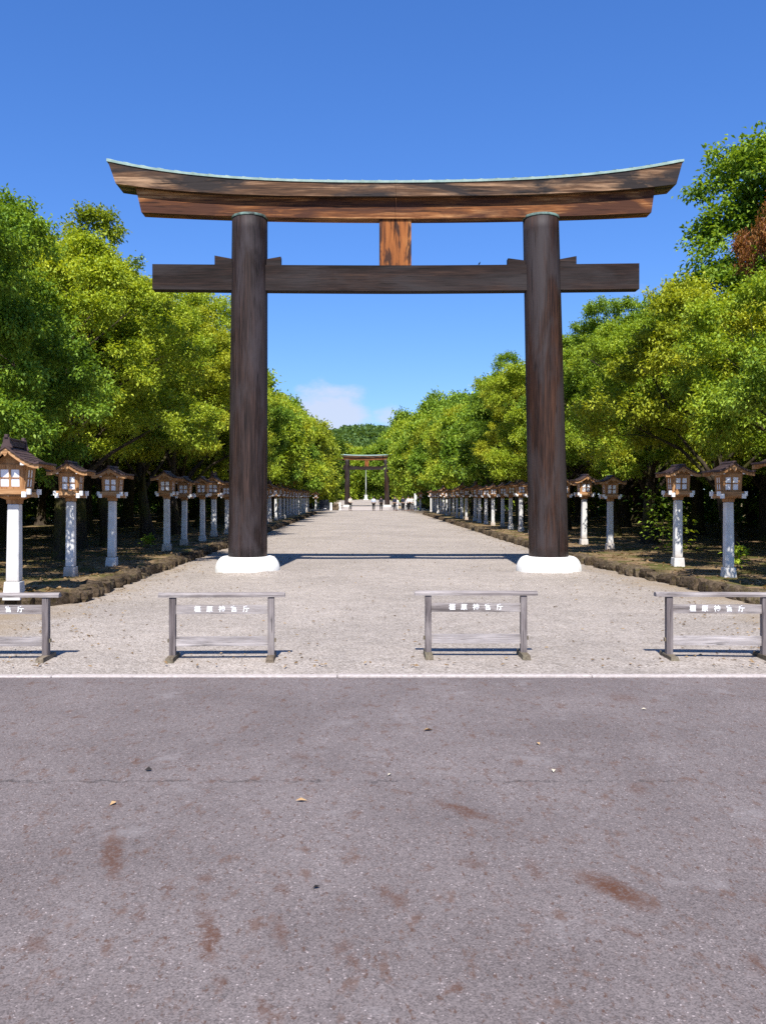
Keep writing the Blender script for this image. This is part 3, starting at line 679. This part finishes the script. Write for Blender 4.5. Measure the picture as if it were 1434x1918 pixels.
# ================================================================== TREES
def unit(v): return v / np.maximum(np.linalg.norm(v, axis=1, keepdims=True), 1e-9)
def leaves(rng, P, D, ln, wd, droop=.25):
    """a folded leaf at every point P along direction D"""
    n = len(P); up = np.array([0, 0, 1.0])
    S = unit(np.cross(D, up) + rng.normal(0, .32, (n, 3))); S = unit(S - D * np.sum(S * D, 1, keepdims=True)); N = np.cross(S, D)
    l = ln * rng.uniform(.7, 1.25, (n, 1)); w = wd * rng.uniform(.75, 1.2, (n, 1)) / 2
    mid = P + D * l * .5
    V = np.stack([P, mid + S * w + N * w * .5, P + D * l - N * l * droop, mid - S * w + N * w * .5], 1).reshape(-1, 3)
    F = np.arange(n * 4).reshape(n, 4); return V, F
def crown(seed, Rr, H, zb, nb, leaf, n_leaf, squash=1.0, gap=.0):
    """leaf tufts over many uneven boughs; returns mesh verts/faces and bough centres"""
    g = np.random.default_rng(seed); B = []
    for i in range(nb):
        h = ((i + .5) / nb) ** .85; a = i * 2.399963 + g.uniform(-.5, .5)
        z = zb + .7 + h * (H - zb - 1.5) + g.uniform(-.35, .35)
        env = Rr * math.sqrt(max(.03, 1 - ((h - .36) / .70) ** 2))
        rr = g.uniform(.40, 1.12) ** .7 * env * .80
        r = g.uniform(.62, 1.25) * Rr / 3.1 * (1.0 - .25 * h)
        B.append((rr * math.cos(a), rr * math.sin(a) * squash, z, r))
    B = np.array(B); per = 24; nt = int(n_leaf / per)
    # every bough carries a handful of leafy lobes on its outer, upper side
    L = []; mid = np.array([0, 0, (zb + H) * .45])
    for b in B:
        out = (b[:3] - mid) * np.array([1, 1, .8]); out /= np.linalg.norm(out) + 1e-9
        for k in range(8):
            d = g.normal(0, 1, 3); d /= np.linalg.norm(d); d = d + out * .75 + np.array([0, 0, .25]); d /= np.linalg.norm(d)
            L.append((*(b[:3] + d * b[3] * g.uniform(.72, 1.12) * np.array([1, 1, .85])), b[3] * g.uniform(.28, .60), *d))
    L = np.array(L); w = L[:, 3] ** 1.8; idx = g.choice(len(L), nt, p=w / w.sum()); c = L[idx]
    d = unit(g.normal(0, 1, (nt, 3)) + c[:, 4:7] * .45 + np.array([0, 0, .30])); out = c[:, 4:7]
    T = c[:, :3] + d * c[:, 3:4] * g.uniform(.55, 1.10, (nt, 1)) * np.array([1.2, 1.2, .56])
    td = unit(d * .9 + out * .3 + np.array([0, 0, .15]) + g.normal(0, .3, (nt, 3)))
    # each tuft: leaves spraying from a twig end
    P = np.repeat(T, per, 0); TD = np.repeat(td, per, 0); n = len(P)
    D = unit(TD * .55 + unit(g.normal(0, 1, (n, 3))) * .95 + np.array([0, 0, -.12]))
    P = P + D * leaf * .25 + TD * g.uniform(-1.6, .9, (n, 1)) * leaf * 1.3 + g.normal(0, .55, (n, 3)) * leaf
    V, F = leaves(g, P, D, leaf, leaf * .52); return V, F, B
def trunk_mesh(seed, B, H, zb, r0, fork=None, n=10, name='trunk'):
    rr = random.Random(seed); mb = MB(); top = H * .72; lean = Vector((rr.uniform(-.3, .3), rr.uniform(-.3, .3), 0))
    def axis(z): s = z / top; return Vector((lean.x * s + .10 * math.sin(z * 1.3 + seed), lean.y * s + .10 * math.cos(z * 1.1 + seed), z))
    zs = [-.25, 0, .12, .35, .8, 1.5, 2.4, 3.4, 4.5, top * .8, top]; zs = [z for z in zs if z <= top]
    mb.tube([axis(z) for z in zs], [r0 * (1.75 if z <= 0 else 1.45 if z < .2 else 1.15 if z < .5 else max(.12, 1 - .8 * z / top)) for z in zs], n)
    for b in B[::1]:
        c = Vector(b[:3]); z0 = max(zb * .72, min(top * .9, c.z - .9 - .45 * math.hypot(c.x, c.y))); a = axis(z0)
        m = a.lerp(c, .5) + Vector((rr.uniform(-.25, .25), rr.uniform(-.25, .25), rr.uniform(-.05, .3)))
        rb = r0 * max(.18, .5 * (1 - z0 / H))
        mb.tube([a, a.lerp(m, .5) + Vector((0, 0, .08)), m, m.lerp(c, .6), c], [rb, rb * .85, rb * .6, rb * .4, rb * .15], 5)
        for _ in range(3):
            e = c + Vector((rr.uniform(-1, 1), rr.uniform(-1, 1), rr.uniform(-.3, .9))) * float(b[3]) * .8
            q = m.lerp(c, rr.uniform(.4, .9)); mb.tube([q, q.lerp(e, .5) + Vector((0, 0, .06)), e], [rb * .32, rb * .2, rb * .06], 3)
    return mb.mesh(name, True)
PROTO = {}
def proto(key, seed, Rr, H, zb, nb, leaf, n_leaf, r0, squash=1.0):
    V, F, B = crown(seed, Rr, H, zb, nb, leaf, n_leaf, squash)
    cm = np_mesh('crown', V, F); cm.materials.append(M['leaf_green'])
    tm = trunk_mesh(seed, B, H, zb, r0); tm.materials.append(M['bark']); PROTO[key] = (tm, cm, H, Rr)
for i in range(5): proto(f'near{i}', 11 + i * 7, 3.1 + .15 * (i % 3), 8.5, 2.0 + .15 * (i % 2), 25 + 2 * i, .092, 100000, .20 + .03 * (i % 3), 1.0)
for i in range(2): proto(f'tall{i}', 71 + i * 5, 3.9, 13.0, 2.6, 54, .16, 90000, .28)
for i in range(4): proto(f'mid{i}', 101 + i * 9, 3.2, 8.5, 1.9, 24, .20, 30000, .22)
for i in range(3): proto(f'far{i}', 151 + i * 9, 4.4, 12.0, 1.2, 26, .40, 20000, .28)
for i in range(2): proto(f'loose{i}', 201 + i * 11, 2.9, 9.5, 3.4, 19, .10, 42000, .19)
for i in range(2): proto(f'low{i}', 231 + i * 11, 2.9, 6.2, 2.0, 21, .092, 62000, .17)
rt = random.Random(21)
def tree(key, x, y, h, leafmat, label, group, sc=None, rz=None, z=.15, name='broadleaf_tree'):
    tm, cmh, H, Rr = PROTO[key]; s = h / H; w = sc if sc else s
    root = empty(name, (x, y, z), rt.uniform(0, 6.28) if rz is None else rz, label, 'tree', group); root.scale = (w, w, s)
    a = link('trunk', tm, None, root); c = link('crown', cmh, None, root)
    c.material_slots[0].link = 'OBJECT'; c.material_slots[0].material = M[leafmat]
    return root
LEAFN = {'leaf_fresh': 'bright yellow-green', 'leaf_green': 'mid-green', 'leaf_gold': 'golden-green', 'leaf_dark': 'dark green', 'leaf_red': 'reddish-brown'}
def row(side, items, where, group):
    for i, it in enumerate(items):
        x, y, h, lm = it[:4]; key = it[4] if len(it) > 4 else (f'near{rt.randrange(5)}' if y < 48 else f'mid{rt.randrange(4)}')
        tree(key, x, y, h, lm, f'{LEAFN[lm]} tree, {ORD[i]} from the front in the {where}', group, sc=it[5] if len(it) > 5 else None, z=.12 if y < 88 else -.02)
f, g_, o_, d_ = 'leaf_fresh', 'leaf_green', 'leaf_gold', 'leaf_dark'
row('left', [(-7.5, 15.6, 7.2, g_), (-6.8, 20.0, 7.6, f), (-7.3, 25.0, 8.3, f), (-7.4, 30.0, 8.6, o_), (-7.3, 35.3, 8.6, o_), (-7.5, 40.5, 9.0, f), (-7.4, 46.0, 9.2, g_), (-7.4, 52, 8.8, f), (-7.6, 58, 8.8, g_), (-7.5, 65, 9.0, o_),
             (-7.4, 72, 9.4, f), (-7.6, 80, 9.8, g_), (-7.8, 88, 10.2, o_), (-8.3, 97, 10.6, f), (-7.9, 107, 11.5, o_, 'far0', .95), (-7.0, 117, 11.6, o_, 'far1', .85), (-7.0, 127, 11.0, f, 'far2', .82), (-9, 137, 13, o_, 'far0', 1.05)],
    'row behind the left lanterns', 'trees behind the left lantern row')
row('right', [(8.7, 12.9, 5.0, g_, 'low0', .82), (8.7, 16.8, 5.7, f, 'low1', .92), (8.9, 21.5, 6.5, o_, 'low0', 1.02), (8.7, 26.6, 7.4, f), (8.9, 31.6, 8.3, g_), (8.6, 37.2, 8.2, f), (8.7, 43, 8.2, o_), (8.7, 49, 8.5, g_), (8.6, 55, 8.5, g_), (8.8, 62, 8.5, f), (8.7, 69, 8.6, o_),
              (8.9, 77, 8.9, f), (8.7, 85, 9.4, g_), (8.9, 94, 10.2, o_), (8.6, 104, 11.0, g_, 'far1', .95), (8.4, 114, 11.6, f, 'far0', .9), (8.7, 125, 12.0, f, 'far2', .95), (9.4, 136, 13, g_, 'far1', 1.05)],
    'row behind the right lanterns', 'trees behind the right lantern row')
# taller trees standing back from the avenue
row('l', [(-10.6, 21.5, 9.4, o_), (-11.2, 27.5, 10.0, o_), (-10.8, 34, 10.2, g_), (-11, 41, 10.5, f), (-11, 49, 10.8, o_), (-11.2, 58, 11, g_, 'far0', .85), (-11.5, 68, 11.5, f, 'far1', .9), (-11.5, 80, 12.5, d_, 'far2', .9), (-12, 94, 14, f, 'far0', 1.05), (-13, 110, 15, o_, 'far1', 1.1), (-13, 126, 15.5, d_, 'far2', 1.15), (-12, 144, 16.0, g_, 'far0', 1.2)],
    'back row at left', 'taller trees set back on the left')
row('r', [(12.6, 19.5, 6.6, f, 'low1', 1.0), (12.4, 33, 9.2, g_), (12.2, 41, 9.6, f), (12, 49, 9.4, g_), (12, 58, 9.4, o_, 'far1', .8), (12.2, 68, 9.8, g_, 'far2', .85), (12.5, 80, 10.4, f, 'far0', .9), (13, 94, 11.8, g_, 'far1', 1.0), (13.5, 110, 13.4, g_, 'far2', 1.05), (13.5, 127, 15.5, g_, 'far0', 1.15), (13, 146, 17, g_, 'far1', 1.25)],
    'back row at right', 'taller trees set back on the right')
tree('tall0', 14.2, 27.5, 13.0, 'leaf_green', 'tallest dark conical tree rising at the right edge of the picture', 'tall trees at the right edge', sc=1.08, rz=.4)
tree('tall1', 17.6, 33.0, 13.2, 'leaf_dark', 'tall dark tree just behind the tallest one at the right edge', 'tall trees at the right edge', sc=1.0, rz=2.0)
tree('near2', 13.2, 28.6, 9.4, 'leaf_green', 'dense green tree filling in below the tallest tree at right', None, rz=2.6)
tree('near1', 11.7, 23.0, 10.4, 'leaf_red', 'reddish-brown leaved tree at the right edge below the tallest tree', None, sc=.62, rz=1.0)
tree('loose0', -7.7, 23.9, 8.9, 'leaf_gold', 'loose open-crowned golden tree rising left of the gate with sky between its boughs', 'loose trees rising above the left row', rz=.3)
tree('loose1', -6.9, 32.6, 9.5, 'leaf_fresh', 'loose thin-topped tree rising just left of the left gate pillar', 'loose trees rising above the left row', rz=2.2)
tree('loose0', 8.0, 45.5, 8.6, 'leaf_green', 'loose tree rising just left of the right gate pillar', None, rz=4.0)
tree('mid2', -6.4, 62.0, 6.6, 'leaf_red', 'small rust-red leaved tree seen just right of the left gate pillar', None, sc=.55, rz=.6)
# trees closing the view behind the far gate
row('b', [(-7.5, 172, 13, d_, 'far1', 1.15), (-2.0, 190, 12.0, f, 'far2', 1.2), (4.2, 186, 12.6, g_, 'far0', 1.2), (9.6, 172, 14, g_, 'far1', 1.2), (-11, 205, 17, o_, 'far0', 1.4), (-4, 222, 14.5, o_, 'far1', 1.4), (3.0, 226, 15, f, 'far2', 1.4), (10.5, 214, 19, f, 'far0', 1.5), (16.5, 190, 21, g_, 'far2', 1.4), (22, 230, 28, g_, 'far1', 1.9), (14, 250, 26, g_, 'far2', 1.8), (-17, 170, 18.0, d_, 'far2', 1.3), (-20, 215, 25, g_, 'far1', 1.7), (-27, 250, 28, d_, 'far0', 2.0)],
    'grove behind the far gate', 'trees closing the far end of the avenue')

for x, y, h, nm in ((-11.2, 16.2, 8.0, 'left'), (-14.6, 18.2, 8.6, 'left'), (13.2, 15.2, 7.2, 'right'), (16.8, 18.2, 8.4, 'right'), (-17.5, 15.5, 8.4, 'left')):  # added trees outside the view, put here to shade the deep wood
    tree(f'mid{rt.randrange(4)}', x, y, h, 'leaf_green', ('added shade tree at the ' + ('left' if x < 0 else 'right') + ' front corner of the wood, ' + {-11.2: 'nearest the lanterns', -14.6: 'set well back', 13.2: 'nearest the lanterns', 16.8: 'set well back', -17.5: 'outermost'}[x]), 'unseen shade trees at the front corners of the wood')
# the shaded wood behind both rows: trunks that nothing tells apart, then one leafy mass
for side, x0 in ((-1, -14.5), (1, 15.8)):
    nm = 'left' if side < 0 else 'right'
    for q, y in enumerate(np.arange(22, 90, 6.5)):
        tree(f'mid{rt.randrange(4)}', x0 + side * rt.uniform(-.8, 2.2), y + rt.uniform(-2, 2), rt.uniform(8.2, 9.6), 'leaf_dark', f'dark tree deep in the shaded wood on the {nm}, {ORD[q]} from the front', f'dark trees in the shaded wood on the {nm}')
def wood_mass(side):
    g = np.random.default_rng(90 + side); n = 42000
    y = 21 + 140 * g.uniform(0, 1, n) ** 1.5; x = side * (17.2 + g.uniform(0, 9, n)); z = 9.5 * g.uniform(0, 1, n) ** .9
    k = y > 12 + 0; P = np.stack([x, y, z], 1) + g.normal(0, .4, (n, 3)); P[:, 2] = np.abs(P[:, 2])
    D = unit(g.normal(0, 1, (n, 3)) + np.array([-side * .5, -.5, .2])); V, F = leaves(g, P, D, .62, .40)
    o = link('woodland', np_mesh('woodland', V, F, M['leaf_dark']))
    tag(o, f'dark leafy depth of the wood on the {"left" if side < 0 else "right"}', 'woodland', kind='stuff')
wood_mass(-1); wood_mass(1)

# saplings and low plants on the banks
def sapling(x, y, h, n, lm, label):
    g = np.random.default_rng(int(abs(x * 31 + y * 7))); root = empty('sapling', (x, y, bank_z(x, y) - .02), 0, label, 'sapling', 'young plants on the banks')
    MB().tube([(0, 0, -.05), (.02, .01, h * .5), (-.01, .02, h * .95)], [.012, .008, .003], 5).build('stem', M['bark'], root)
    P = np.stack([g.normal(0, .16 * h, n), g.normal(0, .16 * h, n), h * g.uniform(.25, 1.05, n)], 1); D = unit(np.stack([P[:, 0], P[:, 1], np.full(n, .05)], 1) + g.normal(0, .4, (n, 3)) * .2)
    V, F = leaves(g, P, D, .13, .065); link('foliage', np_mesh('foliage', V, F, M[lm]), None, root)
sapling(7.0, 19.6, .95, 130, f, 'small leafy sapling between the second and third right lanterns'); sapling(7.3, 17.2, .45, 90, f, 'low green plant at the foot of the tree beside the second right lantern')
sapling(7.6, 22.4, 1.6, 220, g_, 'taller thin sapling in the shade on the right bank'); sapling(-5.9, 24.2, .35, 70, g_, 'low tuft of leaves on the left bank by the fourth lantern')
for x, y in ((8.6, 15.3), (-8.2, 14.6)): sapling(x, y, .5, 90, g_, f'low leafy plant at the foot of the nearest {"left" if x < 0 else "right"} tree')

# fallen leaves and litter on banks and along the kerbs
g = np.random.default_rng(4); n = 9000
side = g.choice([-1, 1], n); yy = 13 + 45 * g.uniform(0, 1, n) ** 1.6; ex = np.array([edge_x(LK if s < 0 else RK, y) for s, y in zip(side, yy)])
off = g.uniform(.12, 6, n); xx = ex + side * off; zz = np.array([bank_z(a, b) + .012 for a, b in zip(xx, yy)])
D = unit(np.stack([g.normal(0, 1, n), g.normal(0, 1, n), g.normal(0, .15, n)], 1)); V, F = leaves(g, np.stack([xx, yy, zz], 1), D, .075, .04, .1)
tag(link('leaf_litter', np_mesh('leaf_litter', V, F, M['litter'])), 'dry brown leaves scattered over both banks', 'leaf litter', kind='stuff')
n = 1500; yy = 8.2 + 40 * g.uniform(0, 1, n) ** 1.8; xx = g.uniform(-4.2, 5.2, n); e = g.uniform(0, 1, n) < .55
xx[e] = np.where(g.uniform(0, 1, e.sum()) < .5, -4.15 + np.abs(g.normal(0, .5, e.sum())), 5.05 - np.abs(g.normal(0, .6, e.sum())))
D = unit(np.stack([g.normal(0, 1, n), g.normal(0, 1, n), g.normal(0, .1, n)], 1)); V, F = leaves(g, np.stack([xx, yy, np.full(n, .03)], 1), D, .05, .024, .1)
tag(link('gravel_litter', np_mesh('gravel_litter', V, F, M['litter'])), 'small dry leaves and twigs strewn over the gravel', 'leaf litter', kind='stuff')

# single fallen leaves on the asphalt
leafm = {}
for c, cname in (((.42, .27, .13), 'tan'), ((.02, .016, .014), 'black'), ((.5, .44, .33), 'pale')): leafm[cname] = plain(f'{cname}_dry_leaf', c, .8, .2)
for px, py, cn, s, lb in ((792, 1370, 'tan', .07, 'curled tan leaf on the asphalt nearest the right middle barrier'), (553, 1502, 'tan', .055, 'small tan leaf on the asphalt left of centre'), (733, 1451, 'pale', .04, 'pale leaf scrap lying on the asphalt seam'), (585, 1667, 'black', .034, 'dark pebble-like leaf lying on the near asphalt'),
                          (1035, 1443, 'pale', .045, 'pale leaf scrap on the asphalt right of centre'), (286, 1444, 'black', .055, 'thin dark twig-like leaf on the asphalt at left'), (1004, 1393, 'tan', .05, 'small tan leaf on the asphalt toward the right'), (218, 1504, 'tan', .05, 'small tan leaf on the asphalt at far left'), (1200, 1330, 'pale', .05, 'pale leaf scrap on the asphalt near the kerb')):
    Y = EYE * FPX / (py - VPY); p = at(px, py, Y)
    V, F = leaves(np.random.default_rng(px), np.array([[0, 0, .004]]), np.array([[math.cos(px), math.sin(px), .08]]) / 1.0, s, s * .55, .12)
    o = link('fallen_leaf', np_mesh('fallen_leaf', V, F, leafm[cn]), None, None, (p.x, p.y, .004)); tag(o, lb, 'leaf', 'leaves fallen on the road')

# ================================================================== FAR HILL
def hill(name, cx, cy, rx, ry_, h, seed, mat, nleaf, size, label):
    n = 40; V = []; 
    def hz(x, y): 
        d = ((x - cx) / rx) ** 2 + ((y - cy) / ry_) ** 2; return h * max(0, 1 - d) ** .8 * (1 + .12 * noise.noise(Vector((x * .02, y * .02, seed)))) - .5
    X = np.linspace(cx - rx * 1.05, cx + rx * 1.05, n); Yv = np.linspace(cy - ry_ * 1.05, cy + ry_ * 1.05, n)
    V = np.array([(x, y, hz(x, y)) for y in Yv for x in X]); F = np.array([[j * n + i, j * n + i + 1, (j + 1) * n + i + 1, (j + 1) * n + i] for j in range(n - 1) for i in range(n - 1)])
    tag(link(name, np_mesh(name, V, F, M['hill'], True)), kind='structure')
    g = np.random.default_rng(seed); nc = nleaf // 60; cxs = g.uniform(cx - rx, cx + rx, nc); cys = g.uniform(cy - ry_, cy + ry_ * .3, nc); cr = g.uniform(2.2, 4.2, nc)
    keep = ((cxs - cx) / rx) ** 2 + ((cys - cy) / ry_) ** 2 < .98; cxs, cys, cr = cxs[keep], cys[keep], cr[keep]
    czs = np.array([hz(a, b) for a, b in zip(cxs, cys)]) + cr * .5
    C = np.repeat(np.stack([cxs, cys, czs], 1), 60, 0); rr = np.repeat(cr, 60)[:, None]; d = unit(g.normal(0, 1, C.shape)); d[:, 2] = np.abs(d[:, 2]); d[:, 1] = -np.abs(d[:, 1])
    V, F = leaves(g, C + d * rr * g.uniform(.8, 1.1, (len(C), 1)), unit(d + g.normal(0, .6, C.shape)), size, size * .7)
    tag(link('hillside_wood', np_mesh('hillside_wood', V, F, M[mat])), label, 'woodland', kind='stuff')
hill('hill', 26, 620, 120, 150, 47, 5, 'leaf_far_haze', 90000, 1.9, 'distant wooded hill closing the avenue under the cloud')

# ================================================================== FLAGPOLE, SIGNS, FAR THINGS
fp = empty('flagpole', (.53, 172, 1.0), 0, 'white flagpole on a stone pedestal seen through the far gate', 'flagpole')
MB().lathe([(.075, 1.0), (.07, 3), (.055, 6.6), (.09, 6.62), (.09, 6.75), (.02, 6.8)], (0, 0, 0), 12).build('pole', M['metal'], fp, sm=True)
MB().box((0, 0, .1), (.9, .9, .24)).box((0, 0, .55), (.56, .56, .66), (.48, .48)).box((0, 0, .94), (.68, .68, .12)).bevel(.02).build('pedestal', M['stone_white'], fp)
sg = empty('sign_post', (5.95, 100.5, 0), 0, 'tall white sign post beside the far right lantern', 'sign')
MB().box((0, 0, .98), (.30, .10, 1.65)).bevel(.01).build('board', M['white_paint'], sg); MB().box((0, 0, .12), (.18, .16, .26)).build('foot', M['post'], sg); MB().box((-.06, 0, 1.92), (.2, .12, .14), (.16, .1)).build('cap', M['white_paint'], sg)
for x, y, nm in ((-3.75, 103, 'left'), (-2.75, 104, 'right')):
    b = empty('stone_bollard', (x, y, 0), 0, f'pale low stone post on the {nm} side of the dark rocks', 'bollard', 'pale stone posts by the rocks')
    MB().box((0, 0, .42), (.26, .26, .86), (.22, .22)).bevel(.02).build('shaft', M['stone_white'], b); MB().box((0, 0, .89), (.28, .28, .08), (.16, .16)).build('cap', M['stone_white'], b)
rk = empty('rockery', (-3.25, 104.0, 0), 0, 'dark heap of rocks between two pale posts before the far gate', 'rockery')
for i, (x, z, s) in enumerate(((-.25, .22, .55), (.2, .25, .6), (0, .55, .5), (.32, .62, .34))):
    o = link('rock', ROCKS[i], None, rk, (x, .1 * i, z)); o.scale = (s, s, s * .9); o.rotation_euler = (.3 * i, .5 * i, i)
bx_ = empty('dark_notice_board', (-4.55, 103.5, 0), 0, 'dark board standing right of the far left lantern', 'board')
MB().box((0, 0, .72), (1.1, .12, 1.1)).bevel(.01).build('panel', plain('dark_blue_board', (.018, .022, .032), .5, .3), bx_)
for s in (-1, 1): MB().box((s * .5, .1, .62), (.09, .08, 1.3)).build('leg', M['bark'], bx_)
MB().box((.05, -.068, .25), (.34, .012, .1)).build('label_plate', M['white_paint'], bx_)

# ================================================================== PEOPLE
def skin(verts, edges, rad, sub=1):
    me = bpy.data.meshes.new('skin'); me.from_pydata(verts, edges, []); ob = bpy.data.objects.new('skin', me); col.objects.link(ob)
    ob.modifiers.new('s', 'SKIN'); me.skin_vertices[0].data[0].use_root = True
    for v, r in zip(me.skin_vertices[0].data, rad): v.radius = r if isinstance(r, tuple) else (r, r)
    sm = ob.modifiers.new('d', 'SUBSURF'); sm.levels = sub; sm.render_levels = sub
    dg = bpy.context.evaluated_depsgraph_get(); out = bpy.data.meshes.new_from_object(ob.evaluated_get(dg)); bpy.data.objects.remove(ob); smooth(out); return out
def person(x, y, rz, h, top, legs, label, stride=0.0, arm=0.0, bag=False, skirt=False):
    root = empty('person', (x, y, .012), rz, label, 'person', 'visitors on the far plaza'); root.scale = (h / 1.70,) * 3
    st = stride
    # whole figure as one skin: pelvis, spine, head, arms, legs
    J = [(0, 0, .93), (0, .01, 1.12), (0, .01, 1.32), (0, .0, 1.44), (0, -.01, 1.53), (0, -.015, 1.61), (0, 0, 1.69),
         (.17, .01, 1.38), (.22, .03, 1.12), (.22, -.06 - arm, .93 + arm), (-.17, .01, 1.38), (-.22, .03, 1.12), (-.22, -.06 - arm, .93 + arm),
         (.09, 0, .88), (.10, -st * .5, .50), (.10, -st + .02, .09), (.10, -st - .13, .045), (-.09, 0, .88), (-.10, st * .35, .50), (-.10, st + .05, .09), (-.10, st - .10, .045),
         (.22, -.09 - arm * 1.4, .85 + arm * 1.1), (-.22, -.09 - arm * 1.4, .85 + arm * 1.1)]
    E = [(0, 1), (1, 2), (2, 3), (3, 4), (4, 5), (5, 6), (2, 7), (7, 8), (8, 9), (9, 21), (2, 10), (10, 11), (11, 12), (12, 22), (0, 13), (13, 14), (14, 15), (15, 16), (0, 17), (17, 18), (18, 19), (19, 20)]
    r = [(.14, .1), (.13, .09), (.15, .10), .055, .075, .098, .06, .06, .042, .032, .06, .042, .032, .085, .058, .042, .038, .085, .058, .042, .038, .034, .034]
    b = link('body', skin(J, E, r), M['skin'], root)
    # clothing over it
    Js = [J[0], J[1], J[2], (0, 0, 1.43), J[7], J[8], (J[9][0], J[9][1] * .7, J[9][2] + .05), J[10], J[11], (J[12][0], J[12][1] * .7, J[12][2] + .05)]
    link('shirt', skin(Js, [(0, 1), (1, 2), (2, 3), (2, 4), (4, 5), (5, 6), (2, 7), (7, 8), (8, 9)], [(.165, .12), (.155, .112), (.172, .122), .07, .078, .058, .05, .078, .058, .05]), top, root)
    Jl = [(0, 0, .95), J[13], J[14], (J[15][0], J[15][1], .12), J[17], J[18], (J[19][0], J[19][1], .12)]
    link('skirt' if skirt else 'trousers', skin(Jl, [(0, 1), (1, 2), (2, 3), (0, 4), (4, 5), (5, 6)], [(.15, .115), .11, .076, .062, .11, .076, .062] if not skirt else [(.15, .115), .12, .12, .055, .12, .12, .055]), legs, root)
    hm = MB().lathe([(.03, 1.60), (.10, 1.60), (.112, 1.655), (.10, 1.71), (.06, 1.745), (.012, 1.755)], (0, .02, 0), 12).mesh('hair', True); link('hair', hm, M['hair'], root)
    for k in (15, 19):
        jx, jy = J[k][0], J[k][1]; MB().box((jx, jy - .06, .04), (.085, .25, .08), (.07, .2)).bevel(.015).build('shoe', M['hair'], root)
    if bag: MB().box((0, .20, 1.2), (.26, .14, .4), (.22, .1)).bevel(.03).build('backpack', M['bird'], root)
C = {k: plain(f'{k}_cloth', c, .85, .12) for k, c in dict(white=(.72, .72, .72), navy=(.02, .025, .05), black=(.012, .012, .014), pale_blue=(.5, .56, .68), cream=(.62, .58, .5), grey=(.2, .2, .21), tan=(.4, .32, .22)).items()}
def PX(px, Y): return (px - VPX) * Y / FPX
person(PX(656, 101), 101, .4, 1.66, C['cream'], C['black'], 'person in a cream top and black trousers left of the far gate pillar', .0, .12)
person(PX(699.5, 101), 101, 3.0, 1.62, C['pale_blue'], C['black'], 'person in a pale blue top standing in the middle of the far plaza', .06)
person(PX(713.5, 101), 101, 3.2, 1.62, C['navy'], C['black'], 'person in a dark top with a backpack in the middle of the plaza', .05, .0, True)
person(PX(739, 100), 100, .2, 1.64, C['navy'], C['black'], 'person in dark clothes, leftmost of the group at the right', .05)
person(PX(743.3, 101), 101, .0, 1.45, C['white'], C['white'], 'person dressed all in white beside the leftmost of the right group', .04)
person(PX(754.5, 99.5), 99.5, 3.1, 1.66, C['navy'], C['black'], 'person in a dark jacket in front of the right group', .04, .05, False, True)
person(PX(759.5, 101), 101, .3, 1.38, C['white'], C['white'], 'shorter person in white in the middle of the right group', .03)
person(PX(764.5, 100.5), 100.5, -.5, 1.66, C['white'], C['black'], 'person in a white shirt and black trousers in the right group', .10, .15)
person(PX(771, 101.5), 101.5, .6, 1.64, C['white'], C['grey'], 'person in a white shirt and grey trousers nearest the white sign post', .08, .05)
# light-coloured handcart among the group
ct = empty('handcart', (PX(748.5, 101), 101.3, 0), 0, 'small tan handcart with a load among the people at right', 'cart')
MB().box((0, 0, .42), (.5, .7, .3)).bevel(.02).build('tub', C['tan'], ct); MB().box((0, 0, .80), (.42, .5, .2), (.3, .4)).bevel(.03).build('load', C['grey'], ct)
for s in (-1, 1):
    w_ = MB().lathe([(.05, -.03), (.2, -.03), (.21, 0), (.2, .03), (.05, .03)], (0, 0, 0), 14).build('wheel', M['bird'], ct, (s * .28, 0, .21)); w_.rotation_euler = (0, R(90), 0)
MB().tube([(-.18, .3, .6), (-.18, .75, .85), (.18, .75, .85), (.18, .3, .6)], .018, 6).build('handle', M['metal'], ct)

# ================================================================== BIRDS
def bird(p, s, fly, label):
    b = empty('bird', p, .6, label, 'bird', 'small birds'); b.scale = (s,) * 3
    MB().lathe([(.01, -.5), (.10, -.3), (.17, 0), (.14, .25), (.09, .38), (.10, .46), (.05, .56), (.005, .64)], (0, 0, 0), 8).build('body', M['bird'], b, sm=True).rotation_euler = (R(90 if fly else 50), 0, 0)
    for sd in (-1, 1):
        if fly: MB().hexa([(0, -.15, .02), (sd * .7, -.02, .22), (sd * .7, .08, .22), (0, .2, .02), (0, -.15, .05), (sd * .7, -.02, .24), (sd * .7, .08, .24), (0, .2, .05)]).build('wing', M['bird'], b)
        else: MB().hexa([(sd * .13, -.2, -.1), (sd * .17, -.2, -.1), (sd * .17, .25, -.3), (sd * .13, .25, -.3), (sd * .13, -.15, .15), (sd * .17, -.15, .15), (sd * .17, .25, -.2), (sd * .13, .25, -.2)]).build('wing', M['bird'], b)
bird(at(1267, 467, 40), .13, True, 'tiny dark bird flying in the sky right of the gate')
bird(at(897, 493.5, TY) , .075, False, 'tiny dark bird perched on the tie beam near the right pillar')
